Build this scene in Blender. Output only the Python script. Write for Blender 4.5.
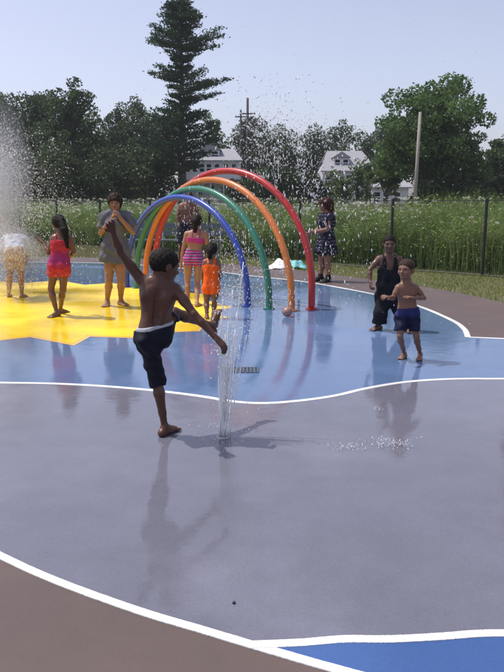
import bpy, math, random
import numpy as np
from mathutils import Vector, Matrix
from mathutils.geometry import tessellate_polygon

for o in list(bpy.data.objects):
    bpy.data.objects.remove(o)
scene = bpy.context.scene
COL = scene.collection

# ------------------------------------------------------------------ camera
CAM_H = 1.54; FPX = 680.0; PITCH = math.atan(135 / FPX)
cam = bpy.data.cameras.new('camera'); cam_o = bpy.data.objects.new('camera', cam); COL.objects.link(cam_o)
cam.sensor_fit = 'VERTICAL'; cam.sensor_height = 24.0; cam.lens = 24.0 * FPX / 672
cam.clip_start = 0.05; cam.clip_end = 2000
cam_o.location = (0, 0, CAM_H); cam_o.rotation_euler = (math.pi / 2 - PITCH, 0, 0)
scene.camera = cam_o

# ------------------------------------------------------------------ sky, sun, exposure
SUN_DIR = Vector((-0.80, 0.17, 1.62)).normalized()          # towards the sun: left, a little beyond
SUN_EL = math.asin(SUN_DIR.z); SUN_AZ = math.atan2(SUN_DIR.x, SUN_DIR.y)
world = bpy.data.worlds.new('World'); scene.world = world; world.use_nodes = True
wn = world.node_tree; wn.nodes.clear()
sky = wn.nodes.new('ShaderNodeTexSky'); sky.sky_type = 'NISHITA'; sky.sun_disc = False
sky.sun_elevation = SUN_EL; sky.sun_rotation = SUN_AZ
sky.air_density = 1.0; sky.dust_density = 2.0; sky.ozone_density = 1.5; sky.altitude = 50
bg = wn.nodes.new('ShaderNodeBackground'); bg.inputs['Strength'].default_value = 0.13
wo = wn.nodes.new('ShaderNodeOutputWorld')
hs = wn.nodes.new('ShaderNodeHueSaturation'); hs.inputs['Saturation'].default_value = 0.58       # summer haze: paler sky, slightly lilac
tn = wn.nodes.new('ShaderNodeMix'); tn.data_type = 'RGBA'; tn.blend_type = 'MULTIPLY'; tn.inputs[0].default_value = 1.0; tn.inputs[7].default_value = (1.005, 0.965, 1.07, 1)
wn.links.new(sky.outputs[0], hs.inputs['Color']); wn.links.new(hs.outputs[0], tn.inputs[6])
wn.links.new(tn.outputs[2], bg.inputs['Color']); wn.links.new(bg.outputs[0], wo.inputs['Surface'])
sun = bpy.data.lights.new('sun', 'SUN'); sun.energy = 2.9; sun.angle = math.radians(0.53); sun.color = (1.0, 0.95, 0.88)
sun_o = bpy.data.objects.new('sun', sun); COL.objects.link(sun_o)
sun_o.location = SUN_DIR * 60
sun_o.rotation_euler = (-SUN_DIR).to_track_quat('-Z', 'Y').to_euler()
scene.view_settings.view_transform = 'Standard'; scene.view_settings.look = 'None'
scene.view_settings.gamma = 1.0; scene.view_settings.use_curve_mapping = False
scene.view_settings.exposure = 0.36

# ------------------------------------------------------------------ helpers
_cp, _sp = math.cos(PITCH), math.sin(PITCH)
def ray(px, py):
    u = (px - 252) / FPX; v = -(py - 336) / FPX
    return (u, _cp + v * _sp, -_sp + v * _cp)
def at(px, py, Y):
    """place seen at (px, py) of the photo, Y metres in front of the camera"""
    d = ray(px, py); t = Y / d[1]
    return np.array((d[0] * t, Y, CAM_H + d[2] * t))
def gnd(px, py, z=0.0):
    d = ray(px, py); t = (z - CAM_H) / d[2]
    return np.array((d[0] * t, d[1] * t, z))
def rng(seed): return np.random.default_rng(seed)

def mk(name, V, F, mat=None, parent=None, smooth=False, col=None, origin=None):
    V = np.asarray(V, dtype=np.float64)
    if parent is not None: org = np.array(parent['_o'])
    elif origin is not None: org = np.array(origin, dtype=float)
    else: org = np.array((V[:, 0].mean(), V[:, 1].mean(), V[:, 2].min()))
    me = bpy.data.meshes.new(name)
    V = V - org
    if isinstance(F, np.ndarray):
        n, k = F.shape
        me.vertices.add(len(V)); me.vertices.foreach_set('co', V.astype(np.float32).ravel())
        me.loops.add(n * k); me.loops.foreach_set('vertex_index', F.astype(np.int32).ravel())
        me.polygons.add(n); me.polygons.foreach_set('loop_start', np.arange(0, n * k, k, dtype=np.int32))
        me.update(calc_edges=True)
    else:
        me.from_pydata([tuple(v) for v in V], [], [tuple(f) for f in F]); me.update()
    me.validate()
    if smooth: me.polygons.foreach_set('use_smooth', np.ones(len(me.polygons), dtype=bool))
    if col is not None:
        a = me.color_attributes.new('col', 'FLOAT_COLOR', 'POINT')
        c = np.ones((len(V), 4), dtype=np.float32); c[:, :3] = col
        a.data.foreach_set('color', c.ravel())
    if mat: me.materials.append(mat)
    o = bpy.data.objects.new(name, me); COL.objects.link(o)
    if parent is not None:
        o.parent = parent; o['_o'] = [float(x) for x in org]
    else:
        o.location = org; o['_o'] = [float(x) for x in org]
    return o
def tag(o, label=None, cat=None, group=None, kind=None):
    if label: o['label'] = label
    if cat: o['category'] = cat
    if group: o['group'] = group
    if kind: o['kind'] = kind
    return o
def thing(name, loc, label, cat, group=None):
    o = bpy.data.objects.new(name, None); COL.objects.link(o)
    o.location = [float(x) for x in loc]; o['_o'] = [float(x) for x in loc]; o.empty_display_size = 0.2
    return tag(o, label, cat, group)

class MB:
    """collects boxes, tubes and quads into one mesh"""
    def __init__(s): s.V = []; s.F = []
    def add(s, V, F):
        b = len(s.V); s.V += [tuple(v) for v in V]; s.F += [tuple(i + b for i in f) for f in F]; return s
    def box(s, c, size, rz=0.0, axes=None):
        c = np.array(c, float); hx, hy, hz = [q / 2 for q in size]
        if axes is None:
            ax = np.array((math.cos(rz), math.sin(rz), 0)); ay = np.array((-math.sin(rz), math.cos(rz), 0)); az = np.array((0, 0, 1.0))
        else: ax, ay, az = [np.array(a, float) for a in axes]
        P = [c + ax * i * hx + ay * j * hy + az * k * hz for k in (-1, 1) for j in (-1, 1) for i in (-1, 1)]
        return s.add(P, [(0, 2, 3, 1), (4, 5, 7, 6), (0, 1, 5, 4), (2, 6, 7, 3), (0, 4, 6, 2), (1, 3, 7, 5)])
    def tube(s, pts, rad, n=8, cap=True):
        pts = [np.array(p, float) for p in pts]; m = len(pts)
        rad = rad if hasattr(rad, '__len__') else [rad] * m
        rings = []; ref = None
        for i, p in enumerate(pts):
            t = pts[min(i + 1, m - 1)] - pts[max(i - 1, 0)]; t = t / (np.linalg.norm(t) + 1e-12)
            if ref is None:
                ref = np.array((0, 0, 1.0)) if abs(t[2]) < 0.9 else np.array((1.0, 0, 0))
            ref = ref - t * ref.dot(t); ref /= np.linalg.norm(ref) + 1e-12
            b = np.cross(t, ref)
            rings.append([p + rad[i] * (ref * math.cos(a) + b * math.sin(a)) for a in [2 * math.pi * q / n for q in range(n)]])
        V = [v for r in rings for v in r]; F = []
        for i in range(m - 1):
            for q in range(n):
                F.append((i * n + q, i * n + (q + 1) % n, (i + 1) * n + (q + 1) % n, (i + 1) * n + q))
        if cap: F += [tuple(range(n))[::-1], tuple((m - 1) * n + q for q in range(n))]
        return s.add(V, F)
    def build(s, name, mat, parent=None, smooth=False, origin=None):
        return mk(name, s.V, s.F, mat, parent, smooth, origin=origin)

# ------------------------------------------------------------------ materials
def newmat(name):
    m = bpy.data.materials.new(name); m.use_nodes = True
    nt = m.node_tree; b = nt.nodes['Principled BSDF']
    return m, nt, b
def N(nt, t, **kw):
    n = nt.nodes.new(t)
    for k, v in kw.items():
        if k in n.inputs: n.inputs[k].default_value = v
        else: setattr(n, k, v)
    return n
def rgba(c): return (c[0], c[1], c[2], 1.0)
def simple(name, c, rough=0.5, var=0.12, scale=8.0, bump=0.0, metallic=0.0, spec=0.5, bscale=None, coat=0.0):
    m, nt, b = newmat(name)
    tc = N(nt, 'ShaderNodeTexCoord')
    no = N(nt, 'ShaderNodeTexNoise', Scale=scale, Detail=6.0, Roughness=0.6)
    nt.links.new(tc.outputs['Object'], no.inputs['Vector'])
    mix = N(nt, 'ShaderNodeMix', data_type='RGBA')
    mix.inputs[6].default_value = rgba([x * (1 - var) for x in c]); mix.inputs[7].default_value = rgba([min(1, x * (1 + var)) for x in c])
    nt.links.new(no.outputs['Fac'], mix.inputs[0]); nt.links.new(mix.outputs[2], b.inputs['Base Color'])
    b.inputs['Roughness'].default_value = rough; b.inputs['Metallic'].default_value = metallic
    b.inputs['Specular IOR Level'].default_value = spec; b.inputs['Coat Weight'].default_value = coat
    if bump:
        n2 = N(nt, 'ShaderNodeTexNoise', Scale=bscale or scale * 3, Detail=4.0)
        nt.links.new(tc.outputs['Object'], n2.inputs['Vector'])
        bp = N(nt, 'ShaderNodeBump', Strength=bump, Distance=0.01)
        nt.links.new(n2.outputs['Fac'], bp.inputs['Height']); nt.links.new(bp.outputs[0], b.inputs['Normal'])
    return m

def wet_paint(name, c, wet=(0.05, 0.34), thr=(0.38, 0.62), var=0.10, wetscale=0.7, bump=0.10, spec=0.5, stain=None):
    """painted concrete with a broken film of water"""
    m, nt, b = newmat(name); L = nt.links.new
    tc = N(nt, 'ShaderNodeNewGeometry')
    big = N(nt, 'ShaderNodeTexNoise', Scale=wetscale, Detail=6.0, Roughness=0.55)
    med = N(nt, 'ShaderNodeTexNoise', Scale=2.6, Detail=8.0, Roughness=0.65)
    fine = N(nt, 'ShaderNodeTexNoise', Scale=160.0, Detail=3.0, Roughness=0.7)
    for n in (big, med, fine): L(tc.outputs['Position'], n.inputs['Vector'])
    mr = N(nt, 'ShaderNodeMapRange'); mr.inputs['From Min'].default_value = thr[0]; mr.inputs['From Max'].default_value = thr[1]
    L(big.outputs['Fac'], mr.inputs['Value'])
    rr = N(nt, 'ShaderNodeMapRange'); rr.inputs['To Min'].default_value = wet[0]; rr.inputs['To Max'].default_value = wet[1]
    L(mr.outputs[0], rr.inputs['Value']); L(rr.outputs[0], b.inputs['Roughness'])
    mx = N(nt, 'ShaderNodeMix', data_type='RGBA')
    mx.inputs[6].default_value = rgba([x * (1 - var) for x in c]); mx.inputs[7].default_value = rgba([x * (1 + var) for x in c])
    L(med.outputs['Fac'], mx.inputs[0])
    dr = N(nt, 'ShaderNodeMix', data_type='RGBA'); dr.blend_type = 'MULTIPLY'; dr.inputs[0].default_value = 1.0
    wr = N(nt, 'ShaderNodeMapRange'); wr.inputs['To Min'].default_value = 0.88; wr.inputs['To Max'].default_value = 1.12
    L(mr.outputs[0], wr.inputs['Value']); L(mx.outputs[2], dr.inputs[6]); L(wr.outputs[0], dr.inputs[7])
    sp = N(nt, 'ShaderNodeMix', data_type='RGBA'); sp.blend_type = 'MULTIPLY'; sp.inputs[0].default_value = 1.0
    fr = N(nt, 'ShaderNodeMapRange'); fr.inputs['To Min'].default_value = 0.7; fr.inputs['To Max'].default_value = 1.3
    L(fine.outputs['Fac'], fr.inputs['Value']); L(dr.outputs[2], sp.inputs[6]); L(fr.outputs[0], sp.inputs[7])
    L(sp.outputs[2], b.inputs['Base Color'])
    rip = N(nt, 'ShaderNodeTexNoise', Scale=7.0, Detail=4.0, Roughness=0.6); L(tc.outputs['Position'], rip.inputs['Vector'])
    ad = N(nt, 'ShaderNodeMath', operation='MULTIPLY_ADD'); ad.inputs[1].default_value = 0.06
    L(fine.outputs['Fac'], ad.inputs[0]); L(rip.outputs['Fac'], ad.inputs[2])
    bp = N(nt, 'ShaderNodeBump', Strength=bump, Distance=0.02)
    L(ad.outputs[0], bp.inputs['Height']); L(bp.outputs[0], b.inputs['Normal'])
    b.inputs['Specular IOR Level'].default_value = spec
    return m

def leaf_mat(name, rough=0.55, transl=0.35):
    """colour comes from each leaf's own tint"""
    m, nt, b = newmat(name); L = nt.links.new
    at_ = N(nt, 'ShaderNodeVertexColor', layer_name='col')
    L(at_.outputs[0], b.inputs['Base Color']); b.inputs['Roughness'].default_value = rough
    b.inputs['Specular IOR Level'].default_value = 0.3
    tr = N(nt, 'ShaderNodeBsdfTranslucent'); L(at_.outputs[0], tr.inputs['Color'])
    mx = N(nt, 'ShaderNodeMixShader'); mx.inputs[0].default_value = transl
    L(b.outputs[0], mx.inputs[1]); L(tr.outputs[0], mx.inputs[2])
    L(mx.outputs[0], nt.nodes['Material Output'].inputs['Surface'])
    return m

def attr_mat(name, rough=0.5, var=0.15, scale=14.0, spec=0.5, sss=0.0, bump=0.0, bscale=60.0, coat=0.0, coat_rough=0.2, sheen=0.0):
    """colour from the object's own tint attribute, broken by noise"""
    m, nt, b = newmat(name); L = nt.links.new
    a = N(nt, 'ShaderNodeVertexColor', layer_name='col')
    tc = N(nt, 'ShaderNodeTexCoord')
    no = N(nt, 'ShaderNodeTexNoise', Scale=scale, Detail=5.0, Roughness=0.6); L(tc.outputs['Object'], no.inputs['Vector'])
    mr = N(nt, 'ShaderNodeMapRange'); mr.inputs['To Min'].default_value = 1 - var; mr.inputs['To Max'].default_value = 1 + var
    L(no.outputs['Fac'], mr.inputs['Value'])
    mx = N(nt, 'ShaderNodeMix', data_type='RGBA'); mx.blend_type = 'MULTIPLY'; mx.inputs[0].default_value = 1.0
    L(a.outputs[0], mx.inputs[6]); L(mr.outputs[0], mx.inputs[7]); L(mx.outputs[2], b.inputs['Base Color'])
    b.inputs['Roughness'].default_value = rough; b.inputs['Specular IOR Level'].default_value = spec
    b.inputs['Coat Weight'].default_value = coat; b.inputs['Coat Roughness'].default_value = coat_rough
    b.inputs['Sheen Weight'].default_value = sheen
    if sss:
        b.inputs['Subsurface Weight'].default_value = sss; b.inputs['Subsurface Scale'].default_value = 0.01
        b.inputs['Subsurface Radius'].default_value = (1.0, 0.4, 0.25)
    if bump:
        n2 = N(nt, 'ShaderNodeTexNoise', Scale=bscale, Detail=3.0); L(tc.outputs['Object'], n2.inputs['Vector'])
        bp = N(nt, 'ShaderNodeBump', Strength=bump, Distance=0.006); L(n2.outputs['Fac'], bp.inputs['Height']); L(bp.outputs[0], b.inputs['Normal'])
    return m

M = {}
M['slab'] = wet_paint('bare_concrete', (0.104, 0.073, 0.064), wet=(0.42, 0.7), thr=(0.35, 0.65), bump=0.12)
M['grey'] = wet_paint('grey_paint', (0.160, 0.161, 0.202), wet=(0.045, 0.30), thr=(0.50, 0.66), var=0.22, bump=0.06)
M['blue'] = wet_paint('blue_paint', (0.112, 0.182, 0.325), wet=(0.05, 0.24), thr=(0.50, 0.68), var=0.16, bump=0.06)
M['deep_blue'] = wet_paint('deep_blue_paint', (0.040, 0.095, 0.26), wet=(0.35, 0.6), var=0.12)
M['yellow'] = wet_paint('yellow_paint', (0.88, 0.60, 0.02), wet=(0.12, 0.42), thr=(0.40, 0.62), var=0.10)
M['orange_rim'] = wet_paint('orange_paint', (0.86, 0.50, 0.16), wet=(0.10, 0.36), var=0.10)
M['white_line'] = wet_paint('white_paint', (0.78, 0.77, 0.74), wet=(0.25, 0.5), var=0.08)
def worn_white():
    m = wet_paint('worn_white_paint', (0.74, 0.73, 0.70), wet=(0.25, 0.5), var=0.12); nt = m.node_tree; b = nt.nodes['Principled BSDF']; L = nt.links.new
    src = b.inputs['Base Color'].links[0].from_socket; ge = N(nt, 'ShaderNodeNewGeometry'); no = N(nt, 'ShaderNodeTexNoise', Scale=38.0, Detail=7.0, Roughness=0.75); L(ge.outputs['Position'], no.inputs['Vector'])
    mr = N(nt, 'ShaderNodeMapRange'); mr.inputs['From Min'].default_value = 0.60; mr.inputs['From Max'].default_value = 0.70; L(no.outputs['Fac'], mr.inputs['Value'])
    mx = N(nt, 'ShaderNodeMix', data_type='RGBA'); mx.inputs[7].default_value = (0.32, 0.31, 0.32, 1); L(mr.outputs[0], mx.inputs[0]); L(src, mx.inputs[6]); L(mx.outputs[2], b.inputs['Base Color'])
    return m
M['white_line'] = worn_white()
M['earth'] = simple('earth', (0.10, 0.095, 0.045), 0.95, 0.35, 1.2, 0.4)
M['skin'] = attr_mat('skin', 0.46, 0.20, 11.0, 0.28, 0.06, 0.12, 110.0, 0.20, 0.12)
M['cloth'] = attr_mat('wet_cloth', 0.66, 0.25, 26.0, 0.13, 0.0, 0.9, 26.0)
M['hair'] = attr_mat('hair', 0.6, 0.4, 60.0, 0.14, 0.0, 0.7, 170.0)
M['leaf'] = leaf_mat('leaf'); M['needle'] = leaf_mat('needle', 0.6, 0.15)
M['weed'] = leaf_mat('weed_leaf', 0.6, 0.4)
M['bark'] = simple('bark', (0.075, 0.06, 0.045), 0.9, 0.3, 3.0, 0.8)
M['post'] = simple('black_steel', (0.016, 0.016, 0.018), 0.45, 0.2, 12.0)
M['wood_pole'] = simple('weathered_pole', (0.30, 0.27, 0.24), 0.85, 0.2, 3.0, 0.4)
M['dark_pole'] = simple('tarred_pole', (0.05, 0.045, 0.045), 0.85, 0.2, 3.0, 0.4)

def water_mat(name, rough, trans, c=(0.97, 0.98, 1.0)):
    m, nt, b = newmat(name)
    b.inputs['Base Color'].default_value = rgba(c); b.inputs['Roughness'].default_value = rough
    b.inputs['IOR'].default_value = 1.33; b.inputs['Transmission Weight'].default_value = trans
    return m
M['drop'] = water_mat('aerated_drop', 0.12, 0.35)
M['stream'] = water_mat('clear_stream', 0.10, 0.72)

# ------------------------------------------------------------------ ground and painted pad
def catmull(P, n=10):
    P = [np.array(p) for p in P]; out = []
    Q = [2 * P[0] - P[1]] + P + [2 * P[-1] - P[-2]]
    for i in range(1, len(Q) - 2):
        for k in range(n):
            t = k / n; a, b, c, d = Q[i - 1], Q[i], Q[i + 1], Q[i + 2]
            out.append(0.5 * (2 * b + (c - a) * t + (2 * a - 5 * b + 4 * c - d) * t * t + (3 * b - a - 3 * c + d) * t ** 3))
    out.append(P[-1]); return out
def lerp_(a, b, t): return a * (1 - t) + b * t
def sheet(name, pts, z, mat, label=None):
    P = [Vector((p[0], p[1], 0)) for p in pts]
    tri = tessellate_polygon([P])
    V = [(p[0], p[1], z) for p in pts]; F = []
    for a, b, c in tri:
        n = (P[b] - P[a]).cross(P[c] - P[a]).z
        F.append((a, b, c) if n > 0 else (a, c, b))
    o = mk(name, V, F, mat, origin=(0, 0, 0)); o['kind'] = 'structure'
    if label: o['label'] = label
    return o
def ribbon(name, pts, w, z, mat, label=None):
    V = []; F = []; jr = random.Random(len(pts))
    pts = [lerp_(pts[i], pts[i + 1], k / 4) for i in range(len(pts) - 1) for k in range(4)] + [pts[-1]]
    for i, p in enumerate(pts):
        t = pts[min(i + 1, len(pts) - 1)][:2] - pts[max(i - 1, 0)][:2]; t = t / (np.linalg.norm(t) + 1e-9)
        n = np.array((-t[1], t[0])); ww = w
        V += [(p[0] + n[0] * (ww / 2 + jr.gauss(0, 0.0005)), p[1] + n[1] * (ww / 2 + jr.gauss(0, 0.0005)), z), (p[0] - n[0] * (ww / 2 + jr.gauss(0, 0.0005)), p[1] - n[1] * (ww / 2 + jr.gauss(0, 0.0005)), z)]
        if i: F.append((2 * i - 2, 2 * i - 1, 2 * i + 1, 2 * i))
    k = len(V); V += [(v[0], v[1], 0.0008) for v in V]      # edges of the paint film
    for i in range(len(pts) - 1): F += [(2 * i, 2 * i + 2, k + 2 * i + 2, k + 2 * i), (2 * i + 3, 2 * i + 1, k + 2 * i + 1, k + 2 * i + 3)]
    o = mk(name, V, F, mat, origin=(0, 0, 0)); o['kind'] = 'structure'
    if label: o['label'] = label
    return o

mk('ground', [(-260, -60, -0.03), (260, -60, -0.03), (260, 300, -0.03), (-260, 300, -0.03)], [(0, 1, 2, 3)], M['earth'], origin=(0, 0, 0))['kind'] = 'structure'
slab_far = [gnd(*p) for p in ((640, 352), (560, 322), (504, 303), (491, 300), (452, 291.5), (425, 287), (390, 281.5), (340, 275.5), (300, 270.5), (270, 267.5), (220, 263.5), (150, 259), (0, 256.5), (-120, 258))]
SLAB = [np.array((9.0, -8, 0)), *catmull(slab_far, 6), np.array((-16, 10, 0)), np.array((-16, -8, 0))]
_b = len(SLAB)
slab_o = sheet('pavement', SLAB, 0.0, M['slab'])
# far rim of the blue pad
rim = [gnd(*p) for p in ((-160, 268), (-60, 264), (0, 262.5), (70, 262.5), (130, 264.5), (200, 270), (252, 276), (302, 281.5), (352, 290), (390, 298), (422, 307.5), (452, 320.5), (464, 329), (468, 337.5))]
rim_c = catmull(rim, 8)
rim_tail = [gnd(468, 337.5), gnd(504, 339), gnd(600, 342)]
line1 = catmull([gnd(*p) for p in ((-120, 382), (-50, 382), (0, 383), (55, 384), (110, 387), (160, 391.5), (200, 396.5), (235, 402), (265, 403.5), (300, 401), (335, 396), (365, 389), (400, 383), (435, 380), (470, 379), (504, 379), (580, 377))], 8)
sheet('blue_pad', line1 + [rim_tail[2], rim_tail[1]] + rim_c[::-1], 0.0025, M['blue'])
line2 = catmull([gnd(*p) for p in ((-330, 395), (-230, 440), (-110, 500), (0, 556), (60, 583), (140, 612), (200, 630), (260, 648), (340, 671), (440, 697), (600, 735))], 8)
sheet('grey_pad', line1[::-1] + line2 + [gnd(800, 600)], 0.0025, M['grey'])
line3 = catmull([gnd(*p) for p in ((252, 646), (300, 644), (345, 640.5), (390, 640.5), (440, 638), (480, 635), (520, 635), (640, 640))], 14)
sheet('deep_blue_pad', line3 + [p for p in line2[::-1] if p[0] > gnd(256, 647)[0]], 0.0040, M['deep_blue'])
ribbon('painted_line', rim_c, 0.065, 0.0045, M['white_line'], 'white line along the far rim of the blue pad')
ribbon('painted_line', rim_tail, 0.05, 0.0062, M['white_line'], 'straight white line at the right edge of the blue pad')
ribbon('painted_line', line1, 0.050, 0.0045, M['white_line'], 'wavy white line between blue and grey paint')
ribbon('painted_line', line2, 0.040, 0.0056, M['white_line'], 'curved white line between grey and brown paving')
ribbon('painted_line', line3, 0.040, 0.0074, M['white_line'], 'white line above the deep blue corner')
sun_px = [(-90, 338), (-45, 343), (-18, 336), (0, 341), (30, 337.5), (74, 346), (90, 337), (135, 338.5), (165, 333), (200, 331.5), (206, 322), (229, 318.5), (213, 311.5), (233, 307.5), (205, 300), (216, 294.5), (180, 292), (170, 287), (140, 288.5), (112, 283), (85, 285), (60, 280.5), (20, 283.5), (-10, 280), (-60, 284), (-110, 300)]
sunp = [gnd(*p) for p in sun_px]
sheet('painted_sun', sunp, 0.0045, M['orange_rim'], 'orange rim of the painted sun')
cx = np.mean(sunp, axis=0)
def inset(P, d):
    out = []; n = len(P); A = sum(P[i][0] * P[(i + 1) % n][1] - P[(i + 1) % n][0] * P[i][1] for i in range(n)); s = 1 if A > 0 else -1
    for i in range(n):
        a, b, c = P[i - 1][:2], P[i][:2], P[(i + 1) % n][:2]
        e1 = (b - a) / np.linalg.norm(b - a); e2 = (c - b) / np.linalg.norm(c - b)
        n1 = s * np.array((-e1[1], e1[0])); n2 = s * np.array((-e2[1], e2[0])); m_ = n1 + n2; m_ /= np.linalg.norm(m_) + 1e-9
        k = d / max(0.45, m_.dot(n1)); q = b + m_ * k; out.append(np.array((q[0], q[1], 0)))
    return out
sheet('painted_sun', inset(sunp, 0.05), 0.0065, M['yellow'], 'yellow face of the painted sun')

# drain grate in the blue paint
def box_part(name, c, size, mat, parent, rz=0.0):
    return MB().box(c, size, rz).build(name, mat, parent)
M['grate'] = simple('grate_iron', (0.10, 0.13, 0.19), 0.35, 0.2, 20, metallic=0.3)
gc = gnd(240, 370.5)
gr = thing('drain_grate', (gc[0], gc[1], 0.004), 'slotted metal drain grate set in wet blue paint behind the jet', 'drain')
sump = MB().box((gc[0], gc[1], 0.005), (0.33, 0.17, 0.004)).build('sump', simple('sump_black', (0.02, 0.025, 0.03), 0.5), gr)  # flat black plate standing in for the shaded depth between the bars
for s in (-1, 1):
    box_part('rim_bar', (gc[0], gc[1] + s * 0.092, 0.0065), (0.35, 0.014, 0.007), M['grate'], gr)
bar_me = None
for i in range(11):
    o = box_part('bar', (gc[0] - 0.165 + i * 0.033, gc[1], 0.0075), (0.017, 0.168, 0.006), M['grate'], gr)
# a scrap on the grey paint
dp = gnd(234, 604)
mk('pebble', [(dp[0] + 0.007 * math.cos(a) * r_, dp[1] + 0.008 * math.sin(a) * r_, 0.004 + z_) for z_, r_ in ((0, 1), (0.006, .8)) for a in [k * math.pi / 3 for k in range(6)]] + [(dp[0], dp[1], 0.013)],
   [(i, (i + 1) % 6, 6 + (i + 1) % 6, 6 + i) for i in range(6)] + [(6 + i, 6 + (i + 1) % 6, 12) for i in range(6)], M['post'])
tag(bpy.data.objects['pebble'], 'tiny dark pebble lying alone on the grey wet paint', 'pebble')

# ------------------------------------------------------------------ implicit-surface people
class Prim:
    def __init__(s, f, lo, hi, k, name=''): s.f = f; s.lo = lo; s.hi = hi; s.k = k; s.name = name
def cone(a, b, ra, rb, k=0.012, name='', cut_b=None, cut_a=None):
    """tapered capsule; cut_a / cut_b trim it flat at its ends"""
    a = np.array(a, float); b = np.array(b, float); ba = b - a; l2 = ba.dot(ba) + 1e-12; u = ba / math.sqrt(l2); ln = math.sqrt(l2)
    def f(X, Y, Z):
        px, py, pz = X - a[0], Y - a[1], Z - a[2]
        h = np.clip((px * ba[0] + py * ba[1] + pz * ba[2]) / l2, 0, 1)
        d = np.sqrt((px - ba[0] * h) ** 2 + (py - ba[1] * h) ** 2 + (pz - ba[2] * h) ** 2) - (ra + (rb - ra) * h)
        if cut_b is not None: d = np.maximum(d, px * u[0] + py * u[1] + pz * u[2] - ln * cut_b)
        if cut_a is not None: d = np.maximum(d, ln * cut_a - (px * u[0] + py * u[1] + pz * u[2]))
        return d
    r = max(ra, rb)
    return Prim(f, np.minimum(a, b) - r, np.maximum(a, b) + r, k, name)
def ell(c, R, rad, k=0.012, name='', cuts=()):
    c = np.array(c, float); R = [np.array(x, float) for x in R]; rad = [max(x, 1e-4) for x in rad]
    def f(X, Y, Z):
        px, py, pz = X - c[0], Y - c[1], Z - c[2]
        q = [px * r[0] + py * r[1] + pz * r[2] for r in R]
        k0 = np.sqrt(sum((q[i] / rad[i]) ** 2 for i in range(3))); k1 = np.sqrt(sum((q[i] / rad[i] ** 2) ** 2 for i in range(3))) + 1e-9
        d = k0 * (k0 - 1) / k1
        for n, off in cuts: d = np.maximum(d, px * n[0] + py * n[1] + pz * n[2] - off)
        return d
    r = max(rad)
    return Prim(f, c - r, c + r, k, name)
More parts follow.
